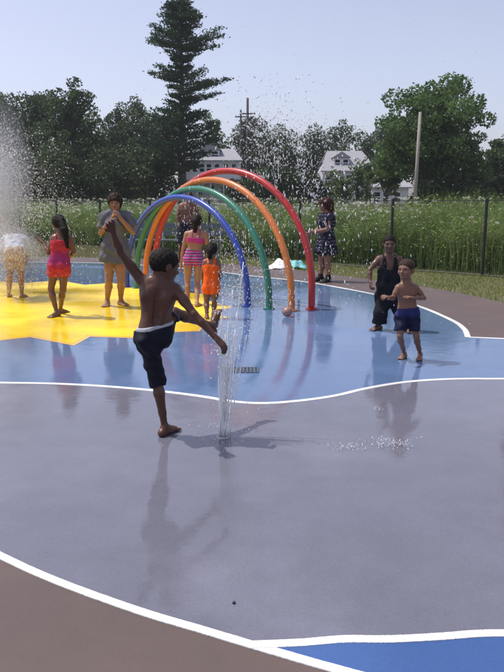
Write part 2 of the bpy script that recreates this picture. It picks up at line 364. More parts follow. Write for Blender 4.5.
def surface(prims, h, subtract=(), cuts=(), wrinkle=0.0, seed=0, wl=(0.05, 0.12), fold=None):
    lo = np.min([p.lo for p in prims], axis=0) - 5 * h - wrinkle * 2; hi = np.max([p.hi for p in prims], axis=0) + 5 * h + wrinkle * 2
    n = np.ceil((hi - lo) / h).astype(int) + 1
    ax = [lo[i] + h * np.arange(n[i]) for i in range(3)]
    F = np.full(n, 0.08, dtype=np.float32)
    def sl(p, m):
        s = [slice(max(0, int((p.lo[i] - m - lo[i]) / h)), min(n[i], int((p.hi[i] + m - lo[i]) / h) + 2)) for i in range(3)]
        return tuple(s), ax[0][s[0]][:, None, None], ax[1][s[1]][None, :, None], ax[2][s[2]][None, None, :]
    for p in prims:
        s, X, Y, Z = sl(p, 0.035); d = p.f(X, Y, Z); a = F[s]; k = p.k
        t = np.clip(0.5 + 0.5 * (a - d) / k, 0, 1)
        F[s] = a * (1 - t) + d * t - k * t * (1 - t)
    if wrinkle or fold:
        g = rng(seed); X, Y, Z = ax[0][:, None, None], ax[1][None, :, None], ax[2][None, None, :]
        w = 0
        for i in range(7):
            v = g.normal(size=3); v /= np.linalg.norm(v); v = v * 2 * math.pi / g.uniform(*wl)
            w = w + np.sin(v[0] * X + v[1] * Y + v[2] * Z + g.uniform(0, 6))
        F = F + (wrinkle / 2.6) * w.astype(np.float32)
        if fold:                                   # vertical pleats running down a skirt
            c, amp, m, z0, z1 = fold
            th = np.arctan2(Y - c[1], X - c[0]); kz = np.clip((z0 - Z) / (z0 - z1), 0, 1)
            F = F + (amp * kz * np.sin(m * th + 2.0 * np.sin(2 * th + 1))).astype(np.float32)
    for p in subtract:
        s, X, Y, Z = sl(p, 0.03); d = -p.f(X, Y, Z); a = F[s]; k = p.k
        t = np.clip(0.5 + 0.5 * (d - a) / k, 0, 1); F[s] = a * (1 - t) + d * t + k * t * (1 - t)
    for nrm, pt in cuts:
        X, Y, Z = ax[0][:, None, None], ax[1][None, :, None], ax[2][None, None, :]
        F = np.maximum(F, ((X - pt[0]) * nrm[0] + (Y - pt[1]) * nrm[1] + (Z - pt[2]) * nrm[2]).astype(np.float32))
    S = F < 0
    c = np.zeros(n - 1, dtype=np.int8)
    offs = [(i, j, k) for i in (0, 1) for j in (0, 1) for k in (0, 1)]
    cell = lambda A, o: A[o[0]:n[0] - 1 + o[0], o[1]:n[1] - 1 + o[1], o[2]:n[2] - 1 + o[2]]
    for o in offs: c += cell(S, o)
    act = (c > 0) & (c < 8); idx = np.argwhere(act)
    vals = {o: F[idx[:, 0] + o[0], idx[:, 1] + o[1], idx[:, 2] + o[2]] for o in offs}
    acc = np.zeros((len(idx), 3)); cnt = np.zeros(len(idx))
    for o in offs:
        for d_ in range(3):
            if o[d_]: continue
            q = list(o); q[d_] = 1; q = tuple(q); a, b = vals[o], vals[q]; m = (a < 0) != (b < 0)
            t = np.where(m, a / np.where(m, a - b, 1), 0); P = np.tile(np.array(o, float), (len(idx), 1)); P[:, d_] += t
            acc += P * m[:, None]; cnt += m
    V = lo + h * (idx + acc / cnt[:, None])
    vid = np.full(n - 1, -1, dtype=np.int64); vid[act] = np.arange(len(idx))
    Q = []
    for d_ in range(3):
        e1, e2 = (d_ + 1) % 3, (d_ + 2) % 3
        A = [slice(None)] * 3; B = [slice(None)] * 3
        A[d_] = slice(0, n[d_] - 1); B[d_] = slice(1, n[d_])
        ch = S[tuple(A)] != S[tuple(B)]; ins = S[tuple(A)]
        e = np.argwhere(ch); ok = (e[:, e1] > 0) & (e[:, e2] > 0) & (e[:, e1] < n[e1] - 1) & (e[:, e2] < n[e2] - 1); e = e[ok]
        inn = ins[e[:, 0], e[:, 1], e[:, 2]]
        def g_(da, db):
            q = e.copy(); q[:, e1] -= da; q[:, e2] -= db; return vid[q[:, 0], q[:, 1], q[:, 2]]
        quad = np.stack([g_(1, 1), g_(0, 1), g_(0, 0), g_(1, 0)], axis=1)
        quad[~inn] = quad[~inn][:, ::-1]; Q.append(quad)
    return V, np.concatenate(Q)
def nrm(v): v = np.array(v, float); return v / (np.linalg.norm(v) + 1e-12)
def lerp(a, b, t): return np.array(a) * (1 - t) + np.array(b) * t

def build_hand(prims, wrist, tip, normal, s, side, curl=0.35, k=0.004, spread=0.16):
    """palm and five fingers; tip = where the middle finger would end, normal = palm facing direction, s = hand length, side = +1 thumb on +lateral"""
    d = nrm(np.array(tip) - wrist); nn = nrm(np.array(normal) - d * d.dot(normal)); lat = np.cross(nn, d) * side
    pal = wrist + d * s * 0.10; pe = wrist + d * s * 0.46
    for q in (-0.15, -0.05, 0.06, 0.15):
        prims.append(cone(pal + lat * s * q * 0.72, pe + lat * s * q * 1.15, s * 0.085, s * 0.072, 0.010))
    prims.append(cone(wrist - d * s * 0.08, pal, s * 0.125, s * 0.12, 0.010))
    for q, ln in ((-0.185, 0.38), (-0.065, 0.48), (0.06, 0.52), (0.175, 0.46)):
        a = pe + lat * s * q; dd = nrm(d + lat * q * spread * 6); c1, c2, c3 = curl * 0.7, curl * 1.7, curl * 2.5
        p = a
        for frac, ang, r0, r1 in ((0.45, c1, 0.062, 0.056), (0.31, c2, 0.056, 0.050), (0.24, c3, 0.050, 0.041)):
            e = p + (dd * math.cos(ang) + nn * math.sin(ang)) * s * ln * frac
            prims.append(cone(p, e, s * r0, s * r1, k)); p = e
    t0 = pal + lat * s * 0.15; t1 = t0 + nrm(d * 0.75 + lat * 0.75 + nn * 0.35) * s * 0.22; t2 = t1 + nrm(d * 0.95 + lat * 0.35 + nn * 0.3) * s * 0.20
    prims.append(cone(t0, t1, s * 0.075, s * 0.066, 0.008)); prims.append(cone(t1, t2, s * 0.064, s * 0.050, k))
def build_foot(prims, ankle, toe, up, L, h=1.0):
    """bare foot: heel, arch, ball and five toes; toe = direction point"""
    d = nrm(np.array(toe) - ankle); up = nrm(np.array(up) - d * d.dot(up)); lat = np.cross(d, up)
    sole = ankle - up * L * 0.27
    heel = sole - d * L * 0.18 + up * L * 0.11; ball = sole + d * L * 0.50 + up * L * 0.085
    prims.append(cone(ankle, heel, L * 0.135, L * 0.13, 0.015))
    for q in (-0.5, 0.5):
        prims.append(cone(heel + lat * L * 0.03 * q, ball + lat * L * 0.17 * q, L * 0.115, L * 0.088, 0.012))
    prims.append(cone(ankle + d * L * 0.03, ball + up * L * 0.02, L * 0.13, L * 0.075, 0.02))
    for i, q in enumerate((-0.17, -0.085, 0.0, 0.085, 0.165)):
        ln = 0.20 - 0.02 * abs(i - 3.2); p = ball + lat * L * q - up * L * 0.015
        prims.append(cone(p, p + d * L * ln - up * L * 0.025, L * 0.052, L * 0.042, 0.004))

class Person:
    """joints J: nk (neck base), pv (pelvis centre), head (centre), sl sr el er wl wr (arms), hl hr kl kr al ar (legs), tl tr (toe points)"""
    def __init__(s, name, base, label, J, H, skin, face, hup=(0, 0, 1), vox=0.006, hh=None, girth=1.0, limb=1.0, shoulder=1.0,
                 tipl=None, tipr=None, pall=None, palr=None, curl=0.4, foot_up=None, category='person', group=None, brow=None, shoes=False, fem=0.0, belly=0.0, muscle=False, seat=1.0):
        s.root = thing('person', base, label, category, group); s.J = J = {k: np.array(v, float) for k, v in J.items()}; s.H = H; s.vox = vox
        right = nrm(J['sr'] - J['sl']); upv = nrm(J['nk'] - J['pv']); fwd = nrm(np.cross(upv, right)); s.fwd = fwd; s.up = upv; s.right = right
        hr_ = nrm(J['hr'] - J['hl'])
        s.tors = []; P = []
        # (t, half width, half depth) from crotch to neck base
        lev = [(-0.10, 0.088, 0.060), (0.03, 0.100, 0.064), (0.17, 0.096, 0.058), (0.33, 0.085 - 0.006 * fem, 0.053 + belly), (0.50, 0.090, 0.056 + belly * .5), (0.66, 0.099, 0.061), (0.80, 0.106 * shoulder, 0.056), (0.91, 0.102 * shoulder, 0.042)]
        for t, w, r in lev:
            c = lerp(J['pv'], J['nk'], t); ax = nrm(lerp(hr_, right, np.clip(t, 0, 1))); w *= H * girth; r *= H * girth
            bend = fwd * (-0.012 * H if 0.1 < t < 0.45 else 0.0)
            s.tors.append(cone(c - ax * (w - r) + bend * 0, c + ax * (w - r) + bend * 0, r, r, 0.035, 'torso%.2f' % t))
        P += s.tors
        for sd, h_ in ((-1, 'hl'), (1, 'hr')):
            P.append(ell(J['pv'] - upv * 0.045 * H - fwd * 0.022 * H + hr_ * sd * 0.045 * H, (hr_, np.cross(upv, hr_), upv), (0.052 * H * girth * seat, 0.058 * H * girth * seat, 0.06 * H * girth * seat), 0.03, 'butt'))
        if fem > 0:
            for sd in (-1, 1): P.append(ell(lerp(J['pv'], J['nk'], 0.66) + fwd * 0.048 * H + right * sd * 0.045 * H, (right, fwd, upv), (0.042 * H * fem,) * 3, 0.03, 'bust'))
        # neck and trapezius
        hc = J['head']; hh = hh or H * 0.155; s.hh = hh; f = nrm(face); u = nrm(np.array(hup, float) - f * f.dot(hup)); r = np.cross(f, u); s.hf, s.hu, s.hr = f, u, r
        nb = lerp(J['pv'], J['nk'], 0.96); chin_b = hc - u * hh * 0.30 - f * hh * 0.10
        P.append(cone(nb, chin_b, hh * 0.23, hh * 0.215, 0.03, 'neck'))
        for sd in ('sl', 'sr'):
            P.append(cone(lerp(nb, chin_b, 0.30), lerp(nb, J[sd], 0.85), hh * 0.17, 0.030 * H * limb, 0.035, 'trap'))
        # arms
        s.arm = {}
        for sd in 'lr':
            S_, E_, W_ = J['s' + sd], J['e' + sd], J['w' + sd]
            a = [cone(S_, lerp(S_, E_, 0.5), 0.037 * H * limb, 0.031 * H * limb, 0.025, 'uparm'), cone(lerp(S_, E_, 0.45), E_, 0.031 * H * limb, 0.0245 * H * limb, 0.018, 'uparm'),
                 cone(E_, lerp(E_, W_, 0.35), 0.0245 * H * limb, 0.0265 * H * limb, 0.012, 'forearm'), cone(lerp(E_, W_, 0.35), W_, 0.0265 * H * limb, 0.0175 * H * limb, 0.012, 'forearm')]
            s.arm[sd] = a; P += a
        # legs
        s.leg = {}
        for sd in 'lr':
            h_, K_, A_ = J['h' + sd], J['k' + sd], J['a' + sd]
            back = nrm(np.cross(nrm(J['k' + sd] - J['h' + sd]), hr_))
            if back.dot(A_ - K_) < 0 and np.linalg.norm(np.cross(nrm(K_ - h_), nrm(A_ - K_))) > 0.3: back = -back
            sh = lerp(K_, A_, 0.28) - fwd * 0.008 * H
            a = [cone(h_, lerp(h_, K_, 0.45), 0.060 * H * limb * girth ** .5, 0.050 * H * limb, 0.03, 'thigh'), cone(lerp(h_, K_, 0.42), K_, 0.051 * H * limb, 0.036 * H * limb, 0.02, 'thigh'),
                 cone(K_, sh, 0.0350 * H * limb, 0.0375 * H * limb, 0.015, 'shin'), cone(sh, lerp(K_, A_, 0.7), 0.0375 * H * limb, 0.026 * H * limb, 0.015, 'shin'), cone(lerp(K_, A_, 0.66), A_, 0.0265 * H * limb, 0.0215 * H * limb, 0.012, 'shin')]
            s.leg[sd] = a; P += a
            fu = (foot_up or {}).get(sd, (0, 0, 1))
            build_foot(P, A_, J['t' + sd], fu, 0.150 * H)
        # hands
        for sd, tip, pal in (('l', tipl, pall), ('r', tipr, palr)):
            W_ = J['w' + sd]; tip = W_ + nrm(W_ - J['e' + sd]) * 0.1 if tip is None else np.array(tip)
            pal = (right if sd == 'l' else -right) if pal is None else np.array(pal, float)
            build_hand(P, W_, tip, pal, 0.108 * H, 1 if sd == 'l' else -1, curl if not isinstance(curl, dict) else curl[sd])
        # head
        R = (r, f, u); C = hc
        sk = ell(C + u * hh * 0.09 - f * hh * 0.05, R, (hh * 0.365, hh * 0.455, hh * 0.405), 0.02, 'skull'); s.skull = sk
        hd = [sk, ell(C - u * hh * 0.17 + f * hh * 0.11, R, (hh * 0.275, hh * 0.285, hh * 0.32), 0.03, 'jaw'),
              ell(C - u * hh * 0.40 + f * hh * 0.29, R, (hh * 0.12, hh * 0.10, hh * 0.085), 0.02, 'chin'),
              ell(C + u * hh * 0.085 + f * hh * 0.335, R, (hh * 0.24, hh * 0.075, hh * 0.05), 0.015, 'brow')]
        for sd in (-1, 1):
            hd.append(ell(C + r * sd * hh * 0.375 - u * hh * 0.06 - f * hh * 0.06, (nrm(r + f * sd * -0.35), nrm(f + r * sd * 0.35), u), (hh * 0.035, hh * 0.085, hh * 0.13), 0.006, 'ear'))
            hd.append(ell(C + r * sd * hh * 0.19 - u * hh * 0.13 + f * hh * 0.28, R, (hh * 0.10, hh * 0.09, hh * 0.09), 0.02, 'cheek'))
        hd += [cone(C + f * hh * 0.40 + u * hh * 0.03, C + f * hh * 0.485 - u * hh * 0.115, hh * 0.032, hh * 0.052, 0.008, 'nose'),
               cone(C + f * hh * 0.42 - u * hh * 0.13 - r * hh * 0.055, C + f * hh * 0.42 - u * hh * 0.13 + r * hh * 0.055, hh * 0.035, hh * 0.035, 0.008, 'nostril'),
               cone(C + f * hh * 0.395 - u * hh * 0.235 - r * hh * 0.07, C + f * hh * 0.395 - u * hh * 0.235 + r * hh * 0.07, hh * 0.034, hh * 0.034, 0.008, 'lip'),
               cone(C + f * hh * 0.385 - u * hh * 0.285 - r * hh * 0.06, C + f * hh * 0.385 - u * hh * 0.285 + r * hh * 0.06, hh * 0.034, hh * 0.034, 0.006, 'lip')]
        P += hd
        sub = [ell(C + r * sd * hh * 0.155 + f * hh * 0.43 - u * hh * 0.005, R, (hh * 0.09, hh * 0.06, hh * 0.05), 0.012) for sd in (-1, 1)]
        eyes = [C + r * sd * hh * 0.155 + f * hh * 0.325 - u * hh * 0.005 for sd in (-1, 1)]
        if muscle:
            lo_, up_ = lerp(J['pv'], J['nk'], 0.22), lerp(J['pv'], J['nk'], 0.86)
            for i in range(6):
                a = lerp(lo_, up_, i / 6) - fwd * H * girth * 0.066; b = lerp(lo_, up_, (i + 1) / 6) - fwd * H * girth * 0.066
                sub.append(cone(a, b, 0.010, 0.010, 0.022))
            for sd in (-1, 1):
                P.append(ell(lerp(J['pv'], J['nk'], 0.74) + right * sd * 0.055 * H * girth - fwd * 0.040 * H, (nrm(right + upv * sd * 0.3), fwd, nrm(upv - right * sd * 0.3)), (0.030 * H, 0.020 * H, 0.052 * H), 0.014, 'blade'))
                P.append(ell(lerp(J['pv'], J['nk'], 0.30) + right * sd * 0.030 * H - fwd * 0.036 * H, (right, fwd, upv), (0.020 * H, 0.020 * H, 0.10 * H), 0.02, 'lumbar'))
        V, F = surface(P, vox, subtract=sub)
        col = np.tile(np.array(skin, float), (len(V), 1))
        def paint(c, rad, cc, soft=0.3):
            nonlocal col
            q = V - c; d = np.sqrt((q.dot(r) / rad[0]) ** 2 + (q.dot(f) / rad[1]) ** 2 + (q.dot(u) / rad[2]) ** 2)
            w = np.clip((1 - d) / soft, 0, 1)[:, None]; col = col * (1 - w) + np.array(cc) * w
        hc_ = np.array(brow if brow is not None else (0.012, 0.009, 0.008))
        for sd, e in zip((-1, 1), eyes):
            paint(e + f * hh * 0.04, (hh * 0.085, hh * 0.12, hh * 0.038), (0.11, 0.09, 0.08))
            paint(e + f * hh * 0.05, (hh * 0.042, hh * 0.12, hh * 0.042), (0.012, 0.009, 0.008))
            paint(e + u * hh * 0.095 + f * hh * 0.05, (hh * 0.11, hh * 0.12, hh * 0.024), hc_)
        paint(C + f * hh * 0.41 - u * hh * 0.26, (hh * 0.125, hh * 0.06, hh * 0.05), np.array(skin) * np.array((0.85, 0.55, 0.55)))
        s.body = mk('body', V, F, M['skin'], s.root, True, col=col); s.skin = skin; s.P = P
    def cloth(s, name, prims, color, wrinkle=0.006, cuts=(), seed=1, wl=(0.05, 0.12), fold=None, label=None, vox=None, subtract=()):
        V, F = surface(prims, vox or s.vox, cuts=cuts, wrinkle=wrinkle, seed=seed, wl=wl, fold=fold, subtract=subtract)
        col = color(V) if callable(color) else np.tile(np.array(color, float), (len(V), 1))
        o = mk(name, V, F, M['cloth'], s.root, True, col=col)
        if label: o['label'] = label
        return o
    def torso_prims(s, off, t0, t1, k=0.035):
        out = []
        for p in s.tors:
            t = float(p.name[5:])
            if t0 <= t <= t1: out.append(grow(p, off, k))
        return out
    def leg_sleeve(s, sd, frac, off, flare=0.0, slim=1.0):
        """trouser leg from hip to frac of the way to the ankle (1 = knee, 2 = ankle)"""
        J = s.J; H = s.H * slim; h_, K_, A_ = J['h' + sd], J['k' + sd], J['a' + sd]; out = []
        if frac <= 1:
            e = lerp(h_, K_, frac); out.append(cone(h_, e, 0.060 * H + off, lerp(0.056 * H, 0.040 * H, frac) + off + flare, 0.03, cut_b=1.0))
        else:
            out.append(cone(h_, K_, 0.060 * H + off, 0.042 * H + off + flare, 0.03)); e = lerp(K_, A_, frac - 1)
            out.append(cone(K_, e, 0.042 * H + off + flare, 0.040 * H + off + flare, 0.02, cut_b=1.0))
        return out
    def sleeve(s, sd, frac, off):
        J = s.J; return [cone(J['s' + sd], lerp(J['s' + sd], J['e' + sd], frac), 0.038 * s.H + off, 0.036 * s.H + off, 0.02, cut_b=1.0)]
    def straps(s, color, lat, w, t0, off=0.006):
        for sd in (-1, 1):
            c = s.J['nk']; s.cloth('strap', s.torso_prims(off, 0.5, 1.0) + [grow(p, off) for p in s.P if p.name == 'trap'], color, 0.0,
                [(s.right, c + s.right * (sd * lat + w)), (-s.right, c + s.right * (sd * lat - w)), (-s.up, lerp(s.J['pv'], s.J['nk'], t0)), (s.up, c + s.up * 0.06)])
    def hair(s, color, kind='short', thick=0.02, seed=3, extra=(), hairline=0.27, vox=None, curly=0.004):
        hh, f, u, r = s.hh, s.hf, s.hu, s.hr; C = s.J['head']; R = (r, f, u)
        P = [ell(C + u * hh * 0.10 - f * hh * 0.055, R, (hh * 0.365 + thick, hh * 0.455 + thick, hh * 0.405 + thick), 0.02)]
        P += list(extra)
        # cap: forehead kept bare in front of the hairline, neck kept bare below
        sub = [ell(C + f * hh * 0.62 - u * hh * 0.22, R, (hh * 0.55, hh * 0.62, hh * (0.22 + hairline)), 0.02)]
        if kind == 'short':
            sub.append(ell(C - u * hh * 0.52 - f * hh * 0.05 + f * hh * 0.1, R, (hh * 0.6, hh * 0.52, hh * 0.30), 0.02))
            sub += [ell(C + r * sd * hh * 0.42 - u * hh * 0.08 - f * hh * 0.02, R, (hh * 0.12, hh * 0.13, hh * 0.17), 0.01) for sd in (-1, 1)]
        V, F = surface(P, vox or s.vox, subtract=sub, wrinkle=curly, seed=seed, wl=(0.012, 0.03) if kind == 'short' else (0.02, 0.05))
        g = rng(seed); c = np.array(color)[None, :] * (0.75 + 0.5 * g.random((len(V), 1)))
        return mk('hair', V, F, M['hair'], s.root, True, col=c)
def grow(p, off, k=None):
    return Prim(lambda X, Y, Z, f=p.f: f(X, Y, Z) - off, p.lo - off, p.hi + off, k or p.k, p.name)

# ------------------------------------------------------------------ the people
DARK = (0.092, 0.040, 0.025); BROWN = (0.13, 0.062, 0.040); TAN = (0.36, 0.19, 0.115); LIGHT = (0.48, 0.28, 0.19)
BLACKHAIR = (0.010, 0.008, 0.008)
def JJ(D, **kw): return {k: at(v[0], v[1], D + (v[2] if len(v) > 2 else 0.0)) for k, v in kw.items()}
def ank(J, sd, px, py, H, toe):
    g = gnd(px, py); J['a' + sd] = np.array((g[0], g[1], 0.0455 * H)); J['t' + sd] = J['a' + sd] + np.array((toe[0], toe[1], 0.0)) * 0.15
def band(P, t0, t1, off): 
    """slice of the trunk between two heights of the spine"""
    a = lerp(P.J['pv'], P.J['nk'], t0); b = lerp(P.J['pv'], P.J['nk'], t1)
    return P.torso_prims(off, t0 - 0.25, t1 + 0.25), [(-P.up, a), (P.up, b)]

# boy kicking at the jet, seen from behind
D = 4.29; H = 1.25
J = JJ(D, pv=(154.5, 332), nk=(159, 283), head=(165, 265.5, 0.02), sl=(140.5, 279), sr=(175.5, 289, 0.02), el=(120.5, 252.5, -0.06), wl=(112.5, 231, -0.13), er=(194, 314, -0.08), wr=(215.5, 337.5, -0.11),
       hl=(148.5, 340), hr=(159, 334, 0.04), kl=(157, 379, 0.03), kr=(174.5, 312.5, 0.15), ar=(212, 326, 0.36))
ank(J, 'l', 165, 435.5, H, (0.55, 0.85)); J['tr'] = J['ar'] + np.array((0.02, 0.05, 0.13))
boy = Person('boy', gnd(164, 438), 'shirtless boy in dark knee-length shorts kicking at the water jet', J, H, DARK, (0.78, 0.55, -0.30), (0.1, 0.05, 1), vox=0.005, hh=0.206, girth=0.88, limb=0.78, seat=0.86,
             tipl=at(108.5, 217, D - 0.20), tipr=at(228, 350, D - 0.12), palr=(-0.4, 0.3, -0.6), pall=(0.5, -0.3, -0.5), curl={'l': 0.6, 'r': 0.45}, foot_up={'r': (-0.35, -0.75, 0.3)}, shoulder=1.0, muscle=True)
tp, ct = band(boy, -0.12, 0.17, 0.010)
NAVY = (0.010, 0.011, 0.020)
wa = lerp(J['pv'], J['nk'], 0.10); tilt = nrm(boy.up + boy.right * -0.30)
boy.cloth('shorts', boy.torso_prims(0.007, -0.2, 0.2) + [grow(p, 0.011) for p in boy.P if p.name in ('butt', 'torso-0.10', 'torso0.03')] + [cone(J['hl'], J['kl'], 0.074, 0.049, 0.03), cone(J['kl'], lerp(J['kl'], J['al'], 0.12), 0.049, 0.050, 0.02, cut_b=1.0), cone(J['hr'], J['kr'], 0.070, 0.053, 0.03), cone(J['kr'], lerp(J['kr'], J['ar'], 0.15), 0.053, 0.052, 0.02, cut_b=1.0)],
          NAVY, 0.006, [(tilt, wa)], seed=4, wl=(0.06, 0.15))
boy.cloth('waistband', boy.torso_prims(0.010, -0.1, 0.3), (0.42, 0.43, 0.47), 0.002, [(tilt, wa + boy.up * 0.020), (-tilt, wa - boy.up * 0.006)], seed=5)
kn = lerp(J['hr'], J['kr'], 0.86); kd = nrm(J['kr'] - J['hr'])
boy.cloth('hem_stripe', [cone(J['hr'], J['kr'], 0.075, 0.0585, 0.02)], (0.10, 0.11, 0.17), 0.001, [(kd, kn + kd * 0.005), (-kd, kn - kd * 0.005)], seed=6)
boy.hair((0.012, 0.009, 0.008), 'short', 0.006, 11, curly=0.0022)

# girl in a red and purple swimsuit with her hand out
D = 9.05; H = 1.36
J = JJ(D, pv=(59, 262), nk=(61.5, 236), head=(58.5, 223, 0.04), sl=(53.5, 238.5), sr=(70, 239), el=(48.5, 253, 0.06), wl=(43.5, 243, 0.14), er=(74, 252, 0.02), wr=(69, 258, 0.16),
       hl=(55, 266), hr=(64, 266), kl=(51, 289, 0.04), kr=(63, 290, 0.02))
ank(J, 'l', 57, 317, H, (-0.5, -0.85)); ank(J, 'r', 60.5, 314, H, (0.5, 0.8))
g = Person('girl', gnd(58, 317.5), 'girl in red and purple swimsuit with long black ponytail holding out one hand', J, H, (0.15, 0.072, 0.050), (-0.62, 0.78, 0.0), vox=0.0065, hh=0.205, girth=0.90, limb=0.86,
           tipl=at(36, 237.5, D + 0.18), pall=(0, 0, 1), curl={'l': 0.2, 'r': 0.5}, fem=0.3)
def redsuit(V):
    z = V[:, 2:3]; c = np.tile(np.array((0.44, 0.032, 0.050)), (len(V), 1)); w = np.clip(1 - np.abs(z - 0.80) / 0.13, 0, 1); c = c * (1 - w) + np.array((0.27, 0.03, 0.15)) * w
    lo = np.clip((0.66 - z) / 0.1, 0, 1); c = c * (1 - lo) + np.array((0.48, 0.05, 0.045)) * lo
    dots = ((np.sin(V[:, 0:1] * 95) * np.sin(V[:, 2:3] * 90) * np.sin(V[:, 1:2] * 90)) > 0.45) * lo; return c * (1 - dots * 0.5) + np.array((0.7, 0.4, 0.35)) * dots * 0.5
g.cloth('swimsuit', g.torso_prims(0.008, -0.2, 0.82) + [grow(p, 0.012) for p in g.P if p.name in ('butt', 'bust')] + g.leg_sleeve('l', 0.42, 0.010, 0.012) + g.leg_sleeve('r', 0.42, 0.010, 0.012), redsuit, 0.005,
        [(g.up, lerp(J['pv'], J['nk'], 0.86))], seed=8)
g.straps((0.44, 0.032, 0.05), 0.058, 0.013, 0.84)
hb = J['head'] - g.hf * 0.10 + g.hu * 0.03
g.hair(BLACKHAIR, 'long', 0.012, 4, extra=[cone(hb, at(64.5, 230, D - 0.11), 0.05, 0.048, 0.02), cone(at(64.5, 230, D - 0.11), at(67.5, 247, D - 0.12), 0.046, 0.022, 0.02)], curly=0.003)

# woman in a grey dress, hands at her chin
D = 9.9; H = 1.66
J = JJ(D, pv=(115, 250), nk=(116, 212.5), head=(115, 202.5, -0.04), sr=(105, 217), sl=(127.5, 217), er=(101, 233, -0.06), wr=(111.5, 220, -0.19), el=(133, 232, -0.06), wl=(121, 219, -0.19),
       hr=(110, 256), hl=(120, 256), kr=(109, 281, -0.02), kl=(121, 281, -0.02))
ank(J, 'r', 107.5, 306, H, (-0.05, -1)); ank(J, 'l', 121, 305.5, H, (0.65, -0.75))
g = Person('woman', gnd(115, 307), 'woman in a loose grey dress standing on the yellow paint with hands at her chin', J, H, (0.30, 0.155, 0.095), (0.10, -1, -0.08), vox=0.0075, hh=0.235, girth=0.98, limb=0.90, shoulder=0.98,
           tipr=at(113.5, 214, D - 0.24), tipl=at(118, 214, D - 0.24), curl=0.55, fem=0.8)
hc = J['pv'] * np.array((1, 1, 0)) + np.array((0, 0, at(115, 262, D)[2]))
GREY = (0.115, 0.12, 0.135)
sk = [cone(J['pv'] + g.right * q * 0.10, hc + g.right * q * 0.115, 0.115, 0.13, 0.05, cut_b=1.0) for q in (-1, 0, 1)]
g.cloth('dress', g.torso_prims(0.022, -0.2, 0.95) + [grow(p, 0.018) for p in g.P if p.name in ('bust', 'trap')] + sk + g.sleeve('l', 0.72, 0.026) + g.sleeve('r', 0.72, 0.026), GREY, 0.010, [(g.up, J['nk'] + g.up * 0.035)], seed=9, wl=(0.08, 0.2))
g.hair((0.030, 0.018, 0.013), 'long', 0.022, 6, extra=[cone(J['head'] - g.hf * 0.07, J['head'] - g.hf * 0.09 - g.hu * 0.12, 0.085, 0.06, 0.03)], curly=0.006, hairline=0.16)

# girl in a pink bikini, seen from behind
D = 10.2; H = 1.34
J = JJ(D, pv=(193.5, 256), nk=(196.5, 232.5), head=(196.5, 221.5, 0.02), sl=(187, 234), sr=(205.5, 234.5), el=(183.5, 249, 0.02), wl=(181.5, 264, 0.06), er=(208.5, 249, 0.03), wr=(208.5, 263, 0.09),
       hl=(188.5, 260), hr=(198.5, 260), kl=(187.5, 282, 0.03), kr=(197.5, 283, 0.03))
ank(J, 'l', 188, 305, H, (-0.15, 1)); ank(J, 'r', 197, 307, H, (0.2, 1))
g = Person('girl', gnd(192, 306), 'girl in a pink striped bikini standing under the hoops, back turned', J, H, TAN, (0.1, 1, -0.05), vox=0.007, hh=0.205, girth=0.92, limb=0.87, fem=0.4)
def stripes(V):
    z = (V[:, 2] * 100 / 4.2) % 1.0; c = np.where(z[:, None] < 0.42, np.array((0.48, 0.05, 0.22)), np.array((0.10, 0.06, 0.22))); return np.where((z[:, None] > 0.85), np.array((0.55, 0.35, 0.5)), c)
tp, ct = band(g, 0.56, 0.78, 0.008); g.cloth('bikini_top', tp + [grow(p, 0.008) for p in g.P if p.name == 'bust'], (0.50, 0.05, 0.22), 0.003, ct)
tp, ct = band(g, -0.30, 0.26, 0.008); g.cloth('bikini_bottom', tp + [grow(p, 0.010) for p in g.P if p.name == 'butt'] + g.leg_sleeve('l', 0.22, 0.008, 0.008) + g.leg_sleeve('r', 0.22, 0.008, 0.008), stripes, 0.003, [ct[1]])
g.straps((0.48, 0.05, 0.22), 0.055, 0.009, 0.76)
hb = J['head'] - g.hf * 0.11
g.hair((0.020, 0.013, 0.011), 'long', 0.012, 5, extra=[cone(hb, hb - g.hu * 0.14 - g.hf * 0.02, 0.055, 0.03, 0.02)], curly=0.003)

# small girl in an orange swimsuit
D = 8.95; H = 1.02
J = JJ(D, pv=(211, 285), nk=(211.5, 260.5), head=(212, 250, 0.02), sl=(205, 262), sr=(217.5, 262), el=(202.5, 273, 0.02), wl=(203, 284, 0.06), er=(220, 273, 0.03), wr=(218.5, 284, 0.08),
       hl=(207, 289), hr=(215, 289), kl=(206.5, 303, 0.02), kr=(214.5, 303, 0.02))
ank(J, 'l', 207, 319.5, H, (-0.1, 1)); ank(J, 'r', 213.5, 318.5, H, (0.3, 1))
g = Person('girl', gnd(210, 319.5), 'small girl in an orange one-piece swimsuit, back turned, nearest the jet', J, H, (0.19, 0.09, 0.058), (0.25, 1, 0.0), vox=0.006, hh=0.182, girth=0.98, limb=0.88)
g.cloth('swimsuit', g.torso_prims(0.007, -0.2, 0.85) + [grow(p, 0.008) for p in g.P if p.name == 'butt'] + g.leg_sleeve('l', 0.25, 0.006, 0.006) + g.leg_sleeve('r', 0.25, 0.006, 0.006), (0.85, 0.12, 0.015), 0.003, [(g.up, lerp(J['pv'], J['nk'], 0.84))])
g.straps((0.80, 0.12, 0.015), 0.042, 0.016, 0.80)
hb = J['head'] - g.hf * 0.09
g.hair((0.014, 0.010, 0.009), 'long', 0.011, 7, extra=[cone(hb, hb - g.hu * 0.09 - g.hf * 0.02, 0.045, 0.028, 0.02)], curly=0.004)

